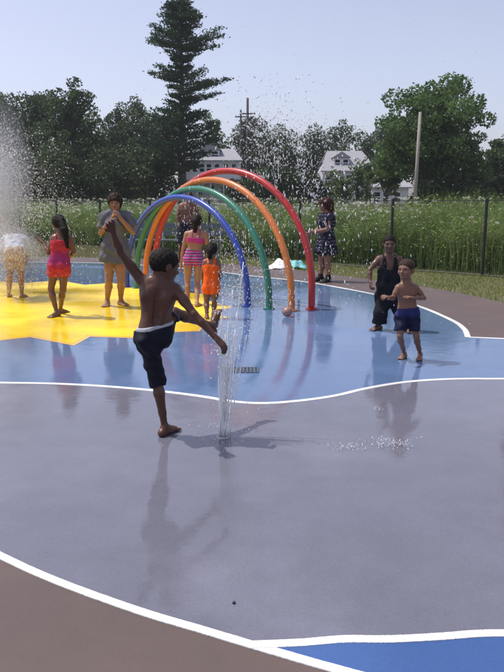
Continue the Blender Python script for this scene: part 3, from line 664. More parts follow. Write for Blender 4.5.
# teenager in baggy black overalls, facing us
D = 8.1; H = 1.28
J = JJ(D, pv=(388.5, 290), nk=(389, 257), head=(389.5, 244, -0.03), sr=(379, 259), sl=(399, 259.5), er=(369.5, 270, -0.04), wr=(370, 281, -0.10), el=(404, 272, -0.02), wl=(403, 285, -0.10),
       hr=(383.5, 295), hl=(394.5, 295), kr=(381, 312, -0.03), kl=(401, 312, -0.03))
ank(J, 'r', 378.5, 330, H, (-0.75, -0.6)); ank(J, 'l', 407, 332, H, (0.1, -1))
g = Person('teen', gnd(390, 331), 'barefoot teenager in baggy black overalls facing the camera behind the small boy', J, H, (0.125, 0.062, 0.043), (-0.12, -1, -0.05), vox=0.006, hh=0.20, girth=0.92, limb=0.86, tipr=at(370.5, 289, D - 0.15), curl=0.6)
BLK = (0.012, 0.012, 0.016)
V_cut = ell(lerp(J['pv'], J['nk'], 1.00) + g.fwd * 0.10, (g.right, g.fwd, g.up), (0.052, 0.14, 0.15), 0.012)
arm_cut = [ell(J['s' + sd] - g.up * 0.01 + q * g.right * 0.02, (g.right, g.fwd, g.up), (0.055, 0.14, 0.12), 0.012) for sd, q in (('l', -1), ('r', 1))]
leg_p = []
for sd in 'lr': leg_p += g.leg_sleeve(sd, 1.75, 0.020, 0.012)
g.cloth('overalls', g.torso_prims(0.012, -0.2, 0.93) + [grow(p, 0.014) for p in g.P if p.name in ('butt',)] + [cone(J['pv'] + g.right * q * 0.06, lerp(J['pv'], J['nk'], 0.5) + g.right * q * 0.055, 0.090, 0.080, 0.03) for q in (-1, 1)] + leg_p, BLK, 0.008, (), seed=12, wl=(0.08, 0.20), subtract=[V_cut] + arm_cut)
for sd in (-1, 1):
    c0 = lerp(J['pv'], J['nk'], 0.78) + g.right * sd * 0.060 + g.fwd * 0.078; c1 = lerp(J['pv'], J['nk'], 1.04) + g.right * sd * 0.060 + g.fwd * 0.012; c2 = lerp(J['pv'], J['nk'], 0.80) + g.right * sd * 0.05 - g.fwd * 0.07
    g.cloth('strap', [cone(c0, c1, 0.019, 0.018), cone(c1, c2, 0.018, 0.018)], BLK, 0.0)
g.hair((0.012, 0.009, 0.008), 'short', 0.006, 13, curly=0.0025)

# small boy in blue trunks, arms bent
D = 6.5; H = 1.02
J = JJ(D, pv=(407.5, 311), nk=(406.5, 285.5), head=(406, 269.5, -0.02), sr=(398, 288, -0.03), sl=(416, 288, 0.02), er=(393, 298, -0.04), wr=(388.5, 297.5, -0.16), el=(424, 298, 0.0), wl=(413, 298, -0.11),
       hr=(402, 316), hl=(413, 316), kr=(400, 336, -0.06), kl=(416.5, 336.5, -0.03))
ank(J, 'r', 404, 358, H, (-0.55, -0.8)); ank(J, 'l', 420, 359, H, (-0.35, -0.95))
g = Person('small_boy', gnd(411, 360), 'small shirtless boy in navy swim trunks with both arms bent at his waist', J, H, (0.21, 0.105, 0.068), (-0.62, -0.78, 0.0), vox=0.005, hh=0.188, girth=0.90, limb=0.80,
           tipr=at(384.5, 296, D - 0.2), tipl=at(405.5, 296, D - 0.15), palr=(0.3, 0.5, -0.6), pall=(0.1, 0.2, -0.9), curl={'l': 0.3, 'r': 0.75}, brow=(0.04, 0.025, 0.018))
def trunks(V):
    z = V[:, 2:3]; w = np.clip((z - 0.44) / 0.04, 0, 1); return (1 - w) * np.array((0.014, 0.016, 0.045)) + w * np.array((0.026, 0.030, 0.12))
g.cloth('swim_trunks', g.torso_prims(0.010, -0.2, 0.18) + [grow(p, 0.012) for p in g.P if p.name == 'butt'] + g.leg_sleeve('l', 0.74, 0.010, 0.006, 0.92) + g.leg_sleeve('r', 0.74, 0.010, 0.006, 0.92), trunks, 0.006, [(g.up, lerp(J['pv'], J['nk'], 0.14))], seed=14)
g.hair((0.045, 0.027, 0.018), 'short', 0.006, 15, curly=0.0022)

# woman in a short dark dress on the far rim
D = 13.2; H = 1.66
J = JJ(D, pv=(326, 241), nk=(327, 213.5), head=(324.5, 205, 0.0), sr=(322, 216, 0.12), sl=(331, 217, -0.10), er=(319, 229, 0.15), wr=(312.5, 233, 0.14), el=(326.5, 230, -0.16), wl=(314, 232, -0.16),
       hr=(323, 246, 0.06), hl=(328.5, 246, -0.06), kr=(321.5, 263, 0.08), kl=(327.5, 263, -0.06))
ank(J, 'r', 320.5, 281, H, (-0.85, -0.5)); ank(J, 'l', 328, 282, H, (-0.7, -0.7))
g = Person('woman', gnd(325, 282), 'woman with reddish hair in a short dark dress beyond the red hoop', J, H, (0.25, 0.125, 0.085), (-0.95, -0.25, -0.1), vox=0.009, hh=0.235, girth=1.0, fem=0.9, tipl=at(310, 234, D - 0.16))
hc = J['pv'] * np.array((1, 1, 0)) + np.array((0, 0, at(326, 253, D)[2]))
sk = [cone(lerp(J['pv'], J['nk'], 0.2) + g.right * q * 0.07, hc + g.right * q * 0.11 + g.fwd * w, 0.11, 0.125, 0.05, cut_b=1.0) for q in (-1, 0, 1) for w in (-0.06, 0.06)]
def darkdress(V):
    s_ = np.sin(V[:, 0:1] * 60 + 3 * np.sin(V[:, 2:3] * 40)) * np.sin(V[:, 1:2] * 55) * np.sin(V[:, 2:3] * 50); return np.where(s_ > 0.5, np.array((0.22, 0.23, 0.30)), np.array((0.020, 0.018, 0.030)))
g.cloth('dress', g.torso_prims(0.018, -0.2, 0.93) + [grow(p, 0.016) for p in g.P if p.name in ('bust', 'trap')] + sk + g.sleeve('l', 0.35, 0.02) + g.sleeve('r', 0.35, 0.02), darkdress, 0.008, [(g.up, lerp(J['pv'], J['nk'], 1.03))], seed=19, wl=(0.08, 0.2),
        fold=((hc[0], hc[1]), 0.02, 11, J['pv'][2], hc[2]))
for sd in 'lr':
    sh = []; build_foot(sh, J['a' + sd], J['t' + sd], (0, 0, 1), 0.155 * H); sh = [grow(p, 0.012) for p in sh] + [cone(J['a' + sd], J['a' + sd] + np.array((0, 0, 0.07)), 0.05, 0.05, 0.02, cut_b=1.0)]
    g.cloth('shoe', sh, (0.02, 0.018, 0.018), 0.0)
g.hair((0.060, 0.026, 0.018), 'long', 0.028, 21, extra=[cone(J['head'] - g.hf * 0.08, J['head'] - g.hf * 0.11 - g.hu * 0.22, 0.10, 0.075, 0.03)], curly=0.010, hairline=0.15)

# man beyond the hoops
D = 17.0; H = 1.76
J = JJ(D, pv=(186, 225), nk=(187, 204), head=(189, 197, -0.02), sr=(180.5, 206.5), sl=(195, 206.5), er=(177.5, 215, -0.05), wr=(179, 223, -0.1), el=(199, 215, -0.05), wl=(195, 222, -0.12), hr=(182.5, 228), hl=(190, 228), kr=(181, 244, -0.05), kl=(191, 244, -0.03))
ank(J, 'r', 180, 262, H, (-0.3, -1)); ank(J, 'l', 192, 262, H, (0.3, -1))
g = Person('man', gnd(186, 262.3), 'shirtless man in dark shorts standing far behind the hoops', J, H, (0.17, 0.075, 0.048), (0.2, -1, -0.1), vox=0.011, hh=0.235, girth=1.03)
g.cloth('shorts', g.torso_prims(0.02, -0.2, 0.2) + g.leg_sleeve('l', 1.0, 0.025, 0.02) + g.leg_sleeve('r', 1.0, 0.025, 0.02), (0.028, 0.03, 0.042), 0.008, [(g.up, lerp(J['pv'], J['nk'], 0.15))], seed=22)
g.hair((0.05, 0.022, 0.014), 'short', 0.014, 23)

# child bending over in the fountain at the left edge
D = 10.7; H = 1.30
J = JJ(D, pv=(15, 252, -0.02), nk=(14.5, 238, 0.34), head=(14.5, 246, 0.46), sl=(6, 240, 0.30), sr=(24, 240, 0.30), el=(3.5, 256, 0.36), wl=(7, 268, 0.30), er=(26.5, 256, 0.36), wr=(23.5, 268, 0.30),
       hl=(10.5, 256), hr=(19.5, 256), kl=(10, 276, 0.02), kr=(21, 276, 0.02))
ank(J, 'l', 9, 297.5, H, (-0.2, 1)); ank(J, 'r', 22, 298, H, (0.2, 1))
g = Person('child', gnd(15, 298), 'child in a wet white shirt bending over in the fountain, back turned', J, H, (0.36, 0.19, 0.11), (0.0, 0.55, -0.85), (0, 0.85, 0.55), vox=0.007, hh=0.21)
g.cloth('shirt', g.torso_prims(0.030, -0.05, 0.95) + g.sleeve('l', 0.6, 0.03) + g.sleeve('r', 0.6, 0.03), (0.72, 0.73, 0.76), 0.010, [(g.up, lerp(J['pv'], J['nk'], 0.98))], seed=24)
g.cloth('shorts', g.torso_prims(0.014, -0.3, 0.1) + [grow(p, 0.014) for p in g.P if p.name == 'butt'] + g.leg_sleeve('l', 0.6, 0.014, 0.012) + g.leg_sleeve('r', 0.6, 0.014, 0.012), (0.52, 0.36, 0.22), 0.006, [(g.up, lerp(J['pv'], J['nk'], 0.12))], seed=25)
g.hair((0.03, 0.02, 0.014), 'short', 0.012, 26)

# bystander just beyond the right edge; only a shoe tip is in view
H = 1.68; gx = gnd(506, 372.5); bx_, by_ = gx[0] + 0.17, gx[1]
def bp(dx, dy, z): return np.array((bx_ + dx, by_ + dy, z))
J = dict(pv=bp(0.06, 0.12, 0.92), nk=bp(0.07, 0.12, 1.42), head=bp(0.03, 0.12, 1.55), sr=bp(0.08, 0.30, 1.37), sl=bp(0.08, -0.06, 1.37), er=bp(0.12, 0.36, 1.10), wr=bp(0.02, 0.34, 0.88), el=bp(0.12, -0.12, 1.10), wl=bp(0.02, -0.10, 0.88),
         hr=bp(0.06, 0.20, 0.86), hl=bp(0.06, 0.04, 0.86), kr=bp(0.10, 0.24, 0.47), kl=bp(0.03, 0.0, 0.47))
J['al'] = bp(0.04, 0.0, 0.085); J['tl'] = J['al'] + np.array((-0.15, 0, 0)); J['ar'] = bp(0.16, 0.25, 0.085); J['tr'] = J['ar'] + np.array((-0.15, 0.03, 0))
g = Person('bystander', (bx_, by_, 0), 'person mostly out of frame, only a dark shoe tip at the right edge', J, H, (0.30, 0.16, 0.10), (-1, 0, -0.05), vox=0.009, hh=0.235)
g.cloth('shirt', g.torso_prims(0.022, -0.05, 0.95) + g.sleeve('l', 0.7, 0.02) + g.sleeve('r', 0.7, 0.02), (0.35, 0.36, 0.40), 0.008, [(g.up, J['nk'])])
g.cloth('shorts', g.torso_prims(0.016, -0.3, 0.1) + g.leg_sleeve('l', 0.9, 0.022, 0.015) + g.leg_sleeve('r', 0.9, 0.022, 0.015), (0.04, 0.045, 0.07), 0.008, [(g.up, lerp(J['pv'], J['nk'], 0.12))])
for sd in 'lr':
    sh = []; build_foot(sh, J['a' + sd], J['t' + sd], (0, 0, 1), 0.155 * H); sh = [grow(p, 0.010) for p in sh]
    g.cloth('shoe', sh, lambda V: np.where(V[:, 2:3] < 0.028, np.array((0.6, 0.55, 0.56)), np.array((0.02, 0.02, 0.03))), 0.0)
g.hair((0.02, 0.015, 0.012), 'short', 0.014, 29)
# ------------------------------------------------------------------ rainbow hoops
def gloss(name, c): return simple(name, [x * 0.86 for x in c], 0.34, 0.24, 5.0, 0.06, coat=0.2)
HOOPS = [('blue', (0.030, 0.075, 0.42), (127, 287.5), (247.5, 306.5), 194.0, 192),
         ('green', (0.03, 0.21, 0.14), (137, 288.5), (269, 309), 185.5, 204),
         ('orange', (0.70, 0.21, 0.045), (146, 289.5), (291.5, 311), 176.5, 218),
         ('red', (0.52, 0.030, 0.028), (155.5, 290.5), (311.5, 309.5), 167.5, 234)]
M['stream'] = water_mat('clear_stream', 0.15, 0.12)
M['steel'] = simple('galvanised', (0.35, 0.36, 0.38), 0.35, 0.15, 12.0, metallic=0.8)
hoop_apex = []
for nm, c, L_, R_, ytop, xa in HOOPS:
    a = gnd(*L_); b = gnd(*R_); mid = (a + b) / 2
    top = at(xa, ytop, mid[1])[2] - 0.05
    ra = np.linalg.norm(b - a) / 2; leg = max(0.12, top - ra)
    pts = []
    for i in range(5): pts.append(a + np.array((0, 0, leg * i / 5)))
    for i in range(41):
        th = math.pi * i / 40; ex = math.cos(th)
        pts.append(mid - (b - a) / 2 * ex + np.array((0, 0, leg + (top - leg) * math.sin(th))))
    for i in range(1, 6): pts.append(b + np.array((0, 0, leg * (1 - i / 5))))
    t = thing('water_hoop', b, '%s hooped spray pipe of the rainbow tunnel' % nm, 'spray hoop', 'rainbow hoops')
    mt = gloss(nm + '_enamel', c)
    MB().tube(pts, 0.050, 14).build('pipe', mt, t, True)
    for e in (a, b): MB().tube([e + np.array((0, 0, 0.005)), e + np.array((0, 0, 0.02)), e + np.array((0, 0, 0.022))], [0.085, 0.085, 0.052], 16).build('base_flange', mt, t, False)
    for q in (14, 20, 26, 32):
        p = pts[q]; up_ = nrm(p - (mid + np.array((0, 0, leg))))
        MB().tube([p + up_ * 0.045, p + up_ * 0.066], [0.010, 0.007], 8).build('nozzle', M['steel'], t)
    hoop_apex.append(pts)

# ball at the foot of the orange hoop
bc = gnd(287, 317); bc[2] = 0.074
V = []; F = []
for i in range(13):
    for j in range(20):
        ph = math.pi * i / 12; th = 2 * math.pi * j / 20; V.append((bc[0] + 0.065 * math.sin(ph) * math.cos(th), bc[1] + 0.065 * math.sin(ph) * math.sin(th), bc[2] + 0.065 * math.cos(ph)))
for i in range(12):
    for j in range(20): F.append((i * 20 + j, (i + 1) * 20 + j, (i + 1) * 20 + (j + 1) % 20, i * 20 + (j + 1) % 20))
ball = thing('ball', (bc[0], bc[1], 0.009), 'small brownish pink ball at the foot of the orange hoop', 'ball')
mk('rubber_skin', V, F, simple('ball_rubber', (0.36, 0.20, 0.17), 0.4, 0.2, 20), ball, True)
MB().tube([bc + 0.0655 * np.array((math.cos(t), 0.3 * math.sin(t), 0.95 * math.sin(t))) / math.sqrt(math.cos(t) ** 2 + (0.09 + 0.9025) * math.sin(t) ** 2) for t in np.linspace(0, 2 * math.pi, 25)], 0.003, 5).build('seam', M['post'], ball)

# bench beyond the hoops
M['alu'] = simple('bench_slats', (0.11, 0.135, 0.145), 0.4, 0.12, 8.0)
b0 = gnd(128, 256.5); b1 = gnd(224, 257.5); bd = nrm(b1 - b0); bl = np.linalg.norm(b1 - b0); rz = math.atan2(bd[1], bd[0]); bm = (b0 + b1) / 2
bn = np.array((-bd[1], bd[0], 0))
bench = thing('park_bench', bm, 'long pale blue-grey bench with a slatted back beyond the hoops', 'bench')
for i in range(3): MB().box(bm + bn * (i - 1) * 0.15 + np.array((0, 0, 0.47)), (bl, 0.13, 0.035), rz).build('seat_slat', M['alu'], bench)
for i in range(2): MB().box(bm + bn * (0.27 + 0.03 * i) + np.array((0, 0, 0.66 + 0.19 * i)), (bl, 0.03, 0.15), rz).build('back_slat', M['alu'], bench)
for q in (-0.45, -0.15, 0.15, 0.45):
    p = bm + bd * bl * q
    MB().tube([p + bn * 0.22, p + bn * 0.22 + np.array((0, 0, 0.45)), p + bn * 0.33 + np.array((0, 0, 0.94))], 0.022, 8).build('back_leg', M['steel'], bench)
    MB().tube([p - bn * 0.2, p - bn * 0.2 + np.array((0, 0, 0.452)), p + bn * 0.2 + np.array((0, 0, 0.452))], 0.02, 8).build('leg', M['steel'], bench)

# towels dropped at the rim of the paving
def towel(name, c, sx, sy, h, color, label, seed):
    g = rng(seed); n, m = 26, 18; V = []; F = []
    ph = g.uniform(0, 6, 6)
    for i in range(n):
        for j in range(m):
            u, v = i / (n - 1) * 2 - 1, j / (m - 1) * 2 - 1; rr = u * u + v * v
            z = h * math.exp(-1.9 * rr) * (0.75 + 0.25 * math.sin(5 * u + ph[0]) * math.cos(4 * v + ph[1])) + 0.03 * math.sin(7 * u + 3 * v + ph[2]) * math.exp(-rr) + 0.035
            V.append((c[0] + u * sx * (1 + 0.12 * math.sin(4 * v + ph[3])), c[1] + v * sy * (1 + 0.15 * math.sin(5 * u + ph[4])), c[2] + max(0.006, z - 0.03 * rr)))
    for i in range(n - 1):
        for j in range(m - 1): F.append((i * m + j, (i + 1) * m + j, (i + 1) * m + j + 1, i * m + j + 1))
    o = mk(name, V, F, simple(name + '_cloth' + str(seed), color, 0.9, 0.12, 30, 0.5), None, True)
    md = o.modifiers.new('thick', 'SOLIDIFY'); md.thickness = 0.012
    return tag(o, label, 'towel')
towel('towel', gnd(280, 268.3), 0.30, 0.26, 0.22, (0.75, 0.75, 0.77), 'crumpled white towel heaped on the paving beside the orange hoop', 1)
towel('towel', gnd(294, 267.3) + np.array((0.06, 0, 0)), 0.24, 0.26, 0.19, (0.20, 0.52, 0.52), 'crumpled turquoise towel next to the white one', 2)

# ------------------------------------------------------------------ chain-link fence
F0 = np.array((5.0, 14.5, -0.03)); FU = nrm((-6.26, 5.5, 0)); FN = np.array((-FU[1], FU[0], 0)); FN = FN if FN[1] > 0 else -FN
fence = thing('chain_link_fence', F0, 'black chain-link fence between the mown grass and the tall weeds', 'fence')
FH = 1.62
gaps = [0.0]
sp = [-9.6, -7.2, -4.8, -2.4, 0.0, 2.35, 4.95, 8.3, 11.0, 13.6, 16.2, 18.8, 21.4, 24.0, 26.6]
# fitted to the posts seen in the photo
def post_s(px):
    d = ray(px, 200); k = d[0] / d[1]; return (k * F0[1] - F0[0]) / (FU[0] - k * FU[1])
for i, px in ((4, 487), (5, 393), (6, 300), (7, 209)): sp[i] = post_s(px)
for q in range(8, 15): sp[q] = sp[q - 1] + 2.6
for s_ in sp:
    p = F0 + FU * s_
    MB().tube([p, p + np.array((0, 0, FH)), p + np.array((0, 0, FH + 0.02))], [0.034, 0.034, 0.018], 8).build('post', M['post'], fence)
MB().tube([F0 + FU * sp[0] + np.array((0, 0, FH - 0.04)), F0 + FU * sp[-1] + np.array((0, 0, FH - 0.04))], 0.007, 6).build('top_rail', M['post'], fence)
mb = MB(); s0, s1 = sp[0], sp[-1]; hz = FH - 0.08; step = 0.105
for sgn in (1, -1):
    x = s0 - hz
    while x < s1 + hz:
        a_s, b_s = x, x + sgn * hz; za, zb = 0.05, 0.05 + hz
        if min(a_s, b_s) > s0 and max(a_s, b_s) < s1:
            A = F0 + FU * a_s + np.array((0, 0, za)) + FN * 0.002 * sgn; B = F0 + FU * b_s + np.array((0, 0, zb)) + FN * 0.002 * sgn
            mb.tube([A, B], 0.0018, 3, False)
        x += step
w_ = mb.build('wire_mesh', M['post'], fence); w_['kind'] = 'stuff'

# ------------------------------------------------------------------ grass and weeds
def in_poly(X, Y, poly):
    ins = np.zeros(len(X), bool); n = len(poly)
    for i in range(n):
        x0, y0 = poly[i][0], poly[i][1]; x1, y1 = poly[(i + 1) % n][0], poly[(i + 1) % n][1]
        c = ((y0 > Y) != (y1 > Y)) & (X < (x1 - x0) * (Y - y0) / ((y1 - y0) if y1 != y0 else 1e-9) + x0); ins ^= c
    return ins
def blades(name, P, hgt, wid, col, lean, seed, mat, seg=2):
    """bent tapering blades: P (n,3) roots"""
    g = rng(seed); n = len(P); az = g.uniform(0, 2 * math.pi, n); la = g.uniform(0, 2 * math.pi, n)
    side = np.stack([np.cos(az), np.sin(az), np.zeros(n)], 1) * wid[:, None] / 2; ld = np.stack([np.cos(la), np.sin(la), np.zeros(n)], 1) * (lean * hgt)[:, None]
    up = np.stack([np.zeros(n), np.zeros(n), hgt], 1)
    mid = P + up * 0.55 + ld * 0.25; tip = P + up + ld
    V = np.stack([P - side, P + side, mid - side * 0.75, mid + side * 0.75, tip], 1).reshape(-1, 3)
    b = np.arange(n)[:, None] * 5
    F = np.concatenate([b + np.array([[0, 1, 3]]), b + np.array([[0, 3, 2]]), b + np.array([[2, 3, 4]])])
    c = np.repeat(col, 5, axis=0)
    return V, F, c
ribbon('mow_strip', [F0 + FU * q for q in np.linspace(-14, 32, 12)], 0.22, -0.012, simple('mow_strip_concrete', (0.13, 0.12, 0.11), 0.9, 0.2, 3.0))
g = rng(5)
def fence_side(X, Y): return (X - F0[0]) * FN[0] + (Y - F0[1]) * FN[1]
n = 260000; X = g.uniform(-16, 11, n); Y = g.uniform(9, 34, n)
fs = fence_side(X, Y); ok = (~in_poly(X, Y, SLAB)) & ((np.abs(fs) > 0.11) | (g.random(len(X)) < 0.25)) & (fs < 1.6) & (fs > -11) & (np.abs(X) < 0.46 * Y + 1.0)
X, Y = X[ok], Y[ok]; n = len(X)
tint = 0.5 + 0.5 * np.sin(X * 1.1 + 2 * np.sin(Y * 0.8)) * np.sin(Y * 0.9 + 1.3 * np.sin(X * 0.7)); tint = np.clip(tint + g.normal(0, 0.25, n), 0, 1)[:, None]
left = np.clip((-X - 1.5) / 4, 0, 0.65)[:, None]
col = (1 - tint) * np.array((0.15, 0.22, 0.045)) + tint * np.array((0.30, 0.31, 0.10)); col = col * (1 - left) + np.array((0.26, 0.215, 0.11)) * left
V, F, c = blades('grass', np.stack([X, Y, np.full(n, -0.03)], 1), g.uniform(0.035, 0.085, n), g.uniform(0.008, 0.016, n), col * g.uniform(0.75, 1.2, (n, 1)), g.uniform(0.1, 0.7, n), 6, M['weed'])
tag(mk('grass', V, F, M['weed'], col=c, origin=(0, 0, 0)), 'mown dry grass between the paving and the fence', 'grass', kind='stuff')

# tall weeds behind the fence
n = 105000; s_ = g.uniform(-13, 36, n); q = 0.35 + np.abs(g.exponential(3.0, n)); P = F0[None, :] + FU[None, :] * s_[:, None] + FN[None, :] * q[:, None]; P[:, 2] = -0.03
ok = (np.abs(P[:, 0]) < 0.46 * P[:, 1] + 1.0); P = P[ok]; n = len(P); s_ = s_[ok]; q = q[ok]
hg = np.where(g.random(n) < 0.35, g.uniform(0.35, 0.8, n), g.uniform(0.72, 1.06, n)) * (1.42 + 0.16 * np.sin(s_ * 0.9) + 0.12 * np.sin(s_ * 2.3 + q)) * np.clip(0.62 + q * 0.28, 0, 1.12) * np.where(s_ > 7, 0.92, 1.0)
t = g.random((n, 1)); col = (1 - t) * np.array((0.115, 0.205, 0.048)) + t * np.array((0.27, 0.36, 0.115)); pat = 0.5 + 0.5 * np.sin(s_ * 1.3 + 1.7 * np.sin(q * 1.1)) * np.sin(q * 1.4 + s_ * 0.5); col = col * (0.72 + 0.5 * pat)[:, None]; dry = (g.random((n, 1)) < (0.05 + 0.18 * (pat[:, None] > 0.8))); col = np.where(dry, np.array((0.30, 0.26, 0.13)), col)
V, F, c = blades('weeds', P, hg, g.uniform(0.010, 0.026, n), col, g.uniform(0.05, 0.50, n), 7, M['weed'])
# side leaves
m = 170000; pick = g.integers(0, n, m); fr = g.uniform(0.15, 0.95, m); root = P[pick] + np.stack([g.normal(0, 0.04, m), g.normal(0, 0.04, m), hg[pick] * fr], 1)
az = g.uniform(0, 2 * math.pi, m); L = g.uniform(0.05, 0.16, m); dr = np.stack([np.cos(az), np.sin(az), g.uniform(-0.1, 0.9, m)], 1) * L[:, None]; sd = np.stack([-np.sin(az), np.cos(az), np.zeros(m)], 1) * (L * 0.17)[:, None]
V2 = np.stack([root, root + dr * 0.5 + sd, root + dr - np.array((0, 0, 1)) * (L * 0.15)[:, None], root + dr * 0.5 - sd], 1).reshape(-1, 3); b = np.arange(m)[:, None] * 4 + len(V)
F2 = np.concatenate([b + np.array([[0, 1, 2]]), b + np.array([[0, 2, 3]])]); c2 = np.repeat(col[pick] * g.uniform(0.7, 1.25, (m, 1)), 4, axis=0)
tag(mk('tall_weeds', np.concatenate([V, V2]), np.concatenate([F, F2]), M['weed'], col=np.concatenate([c, c2]), origin=(0, 0, 0)), 'tall green reeds and weeds beyond the fence', 'weeds', kind='stuff')
# white umbel flowers
m = 4200; s_ = g.uniform(-10, 34, m); keep = g.random(m) < np.where(s_ > 5.5, 1.0, np.where(s_ > 2.0, 0.75, 0.35)); s_ = s_[keep]; m = len(s_); q = 0.5 + np.abs(g.exponential(4.0, m))
C = F0[None, :] + FU[None, :] * s_[:, None] + FN[None, :] * q[:, None]; C[:, 2] = np.clip(g.normal(1.22, 0.24, m), 0.5, 1.62)
nf = 9; R_ = g.uniform(0.025, 0.055, m); VV = []; FF = []
off = g.normal(0, 1, (m, nf, 3)) * R_[:, None, None] * np.array((0.7, 0.7, 0.25)); cc = C[:, None, :] + off; cc = cc.reshape(-1, 3); k = len(cc); r_ = np.repeat(R_, nf) * 0.45
tt = g.uniform(0, 6.28, k); tl = g.normal(0, 0.5, (k, 1))
ax1 = np.stack([np.cos(tt), np.sin(tt), tl[:, 0]], 1) * r_[:, None]; ax2 = np.stack([-np.sin(tt), np.cos(tt), -tl[:, 0]], 1) * r_[:, None]
V = np.stack([cc - ax1, cc - ax2, cc + ax1, cc + ax2], 1).reshape(-1, 3); F = np.arange(k)[:, None] * 4 + np.array([[0, 1, 2, 3]])
tag(mk('wild_flowers', V, F, M['weed'], col=np.tile(np.array((0.72, 0.72, 0.62)), (len(V), 1)) * g.uniform(0.6, 1.05, (len(V), 1)), origin=(0, 0, 0)), 'white umbel flowers scattered through the weeds', 'flowers', kind='stuff')

# low tan wall by the road
M['tan'] = simple('tan_board', (0.40, 0.31, 0.24), 0.9, 0.15, 2.0)
wl_ = thing('low_wall', at(375, 206, 58) * np.array((1, 1, 0)), 'low tan wall along the road in front of the houses', 'wall')
for i in range(14):
    x0 = at(334 + i * 6, 206, 58)[0]; x1 = at(340 + i * 6, 206, 58)[0]
    MB().box(((x0 + x1) / 2, 58, 0.62), (x1 - x0 - 0.02, 0.25, 1.28)).build('wall_panel', M['tan'], wl_)

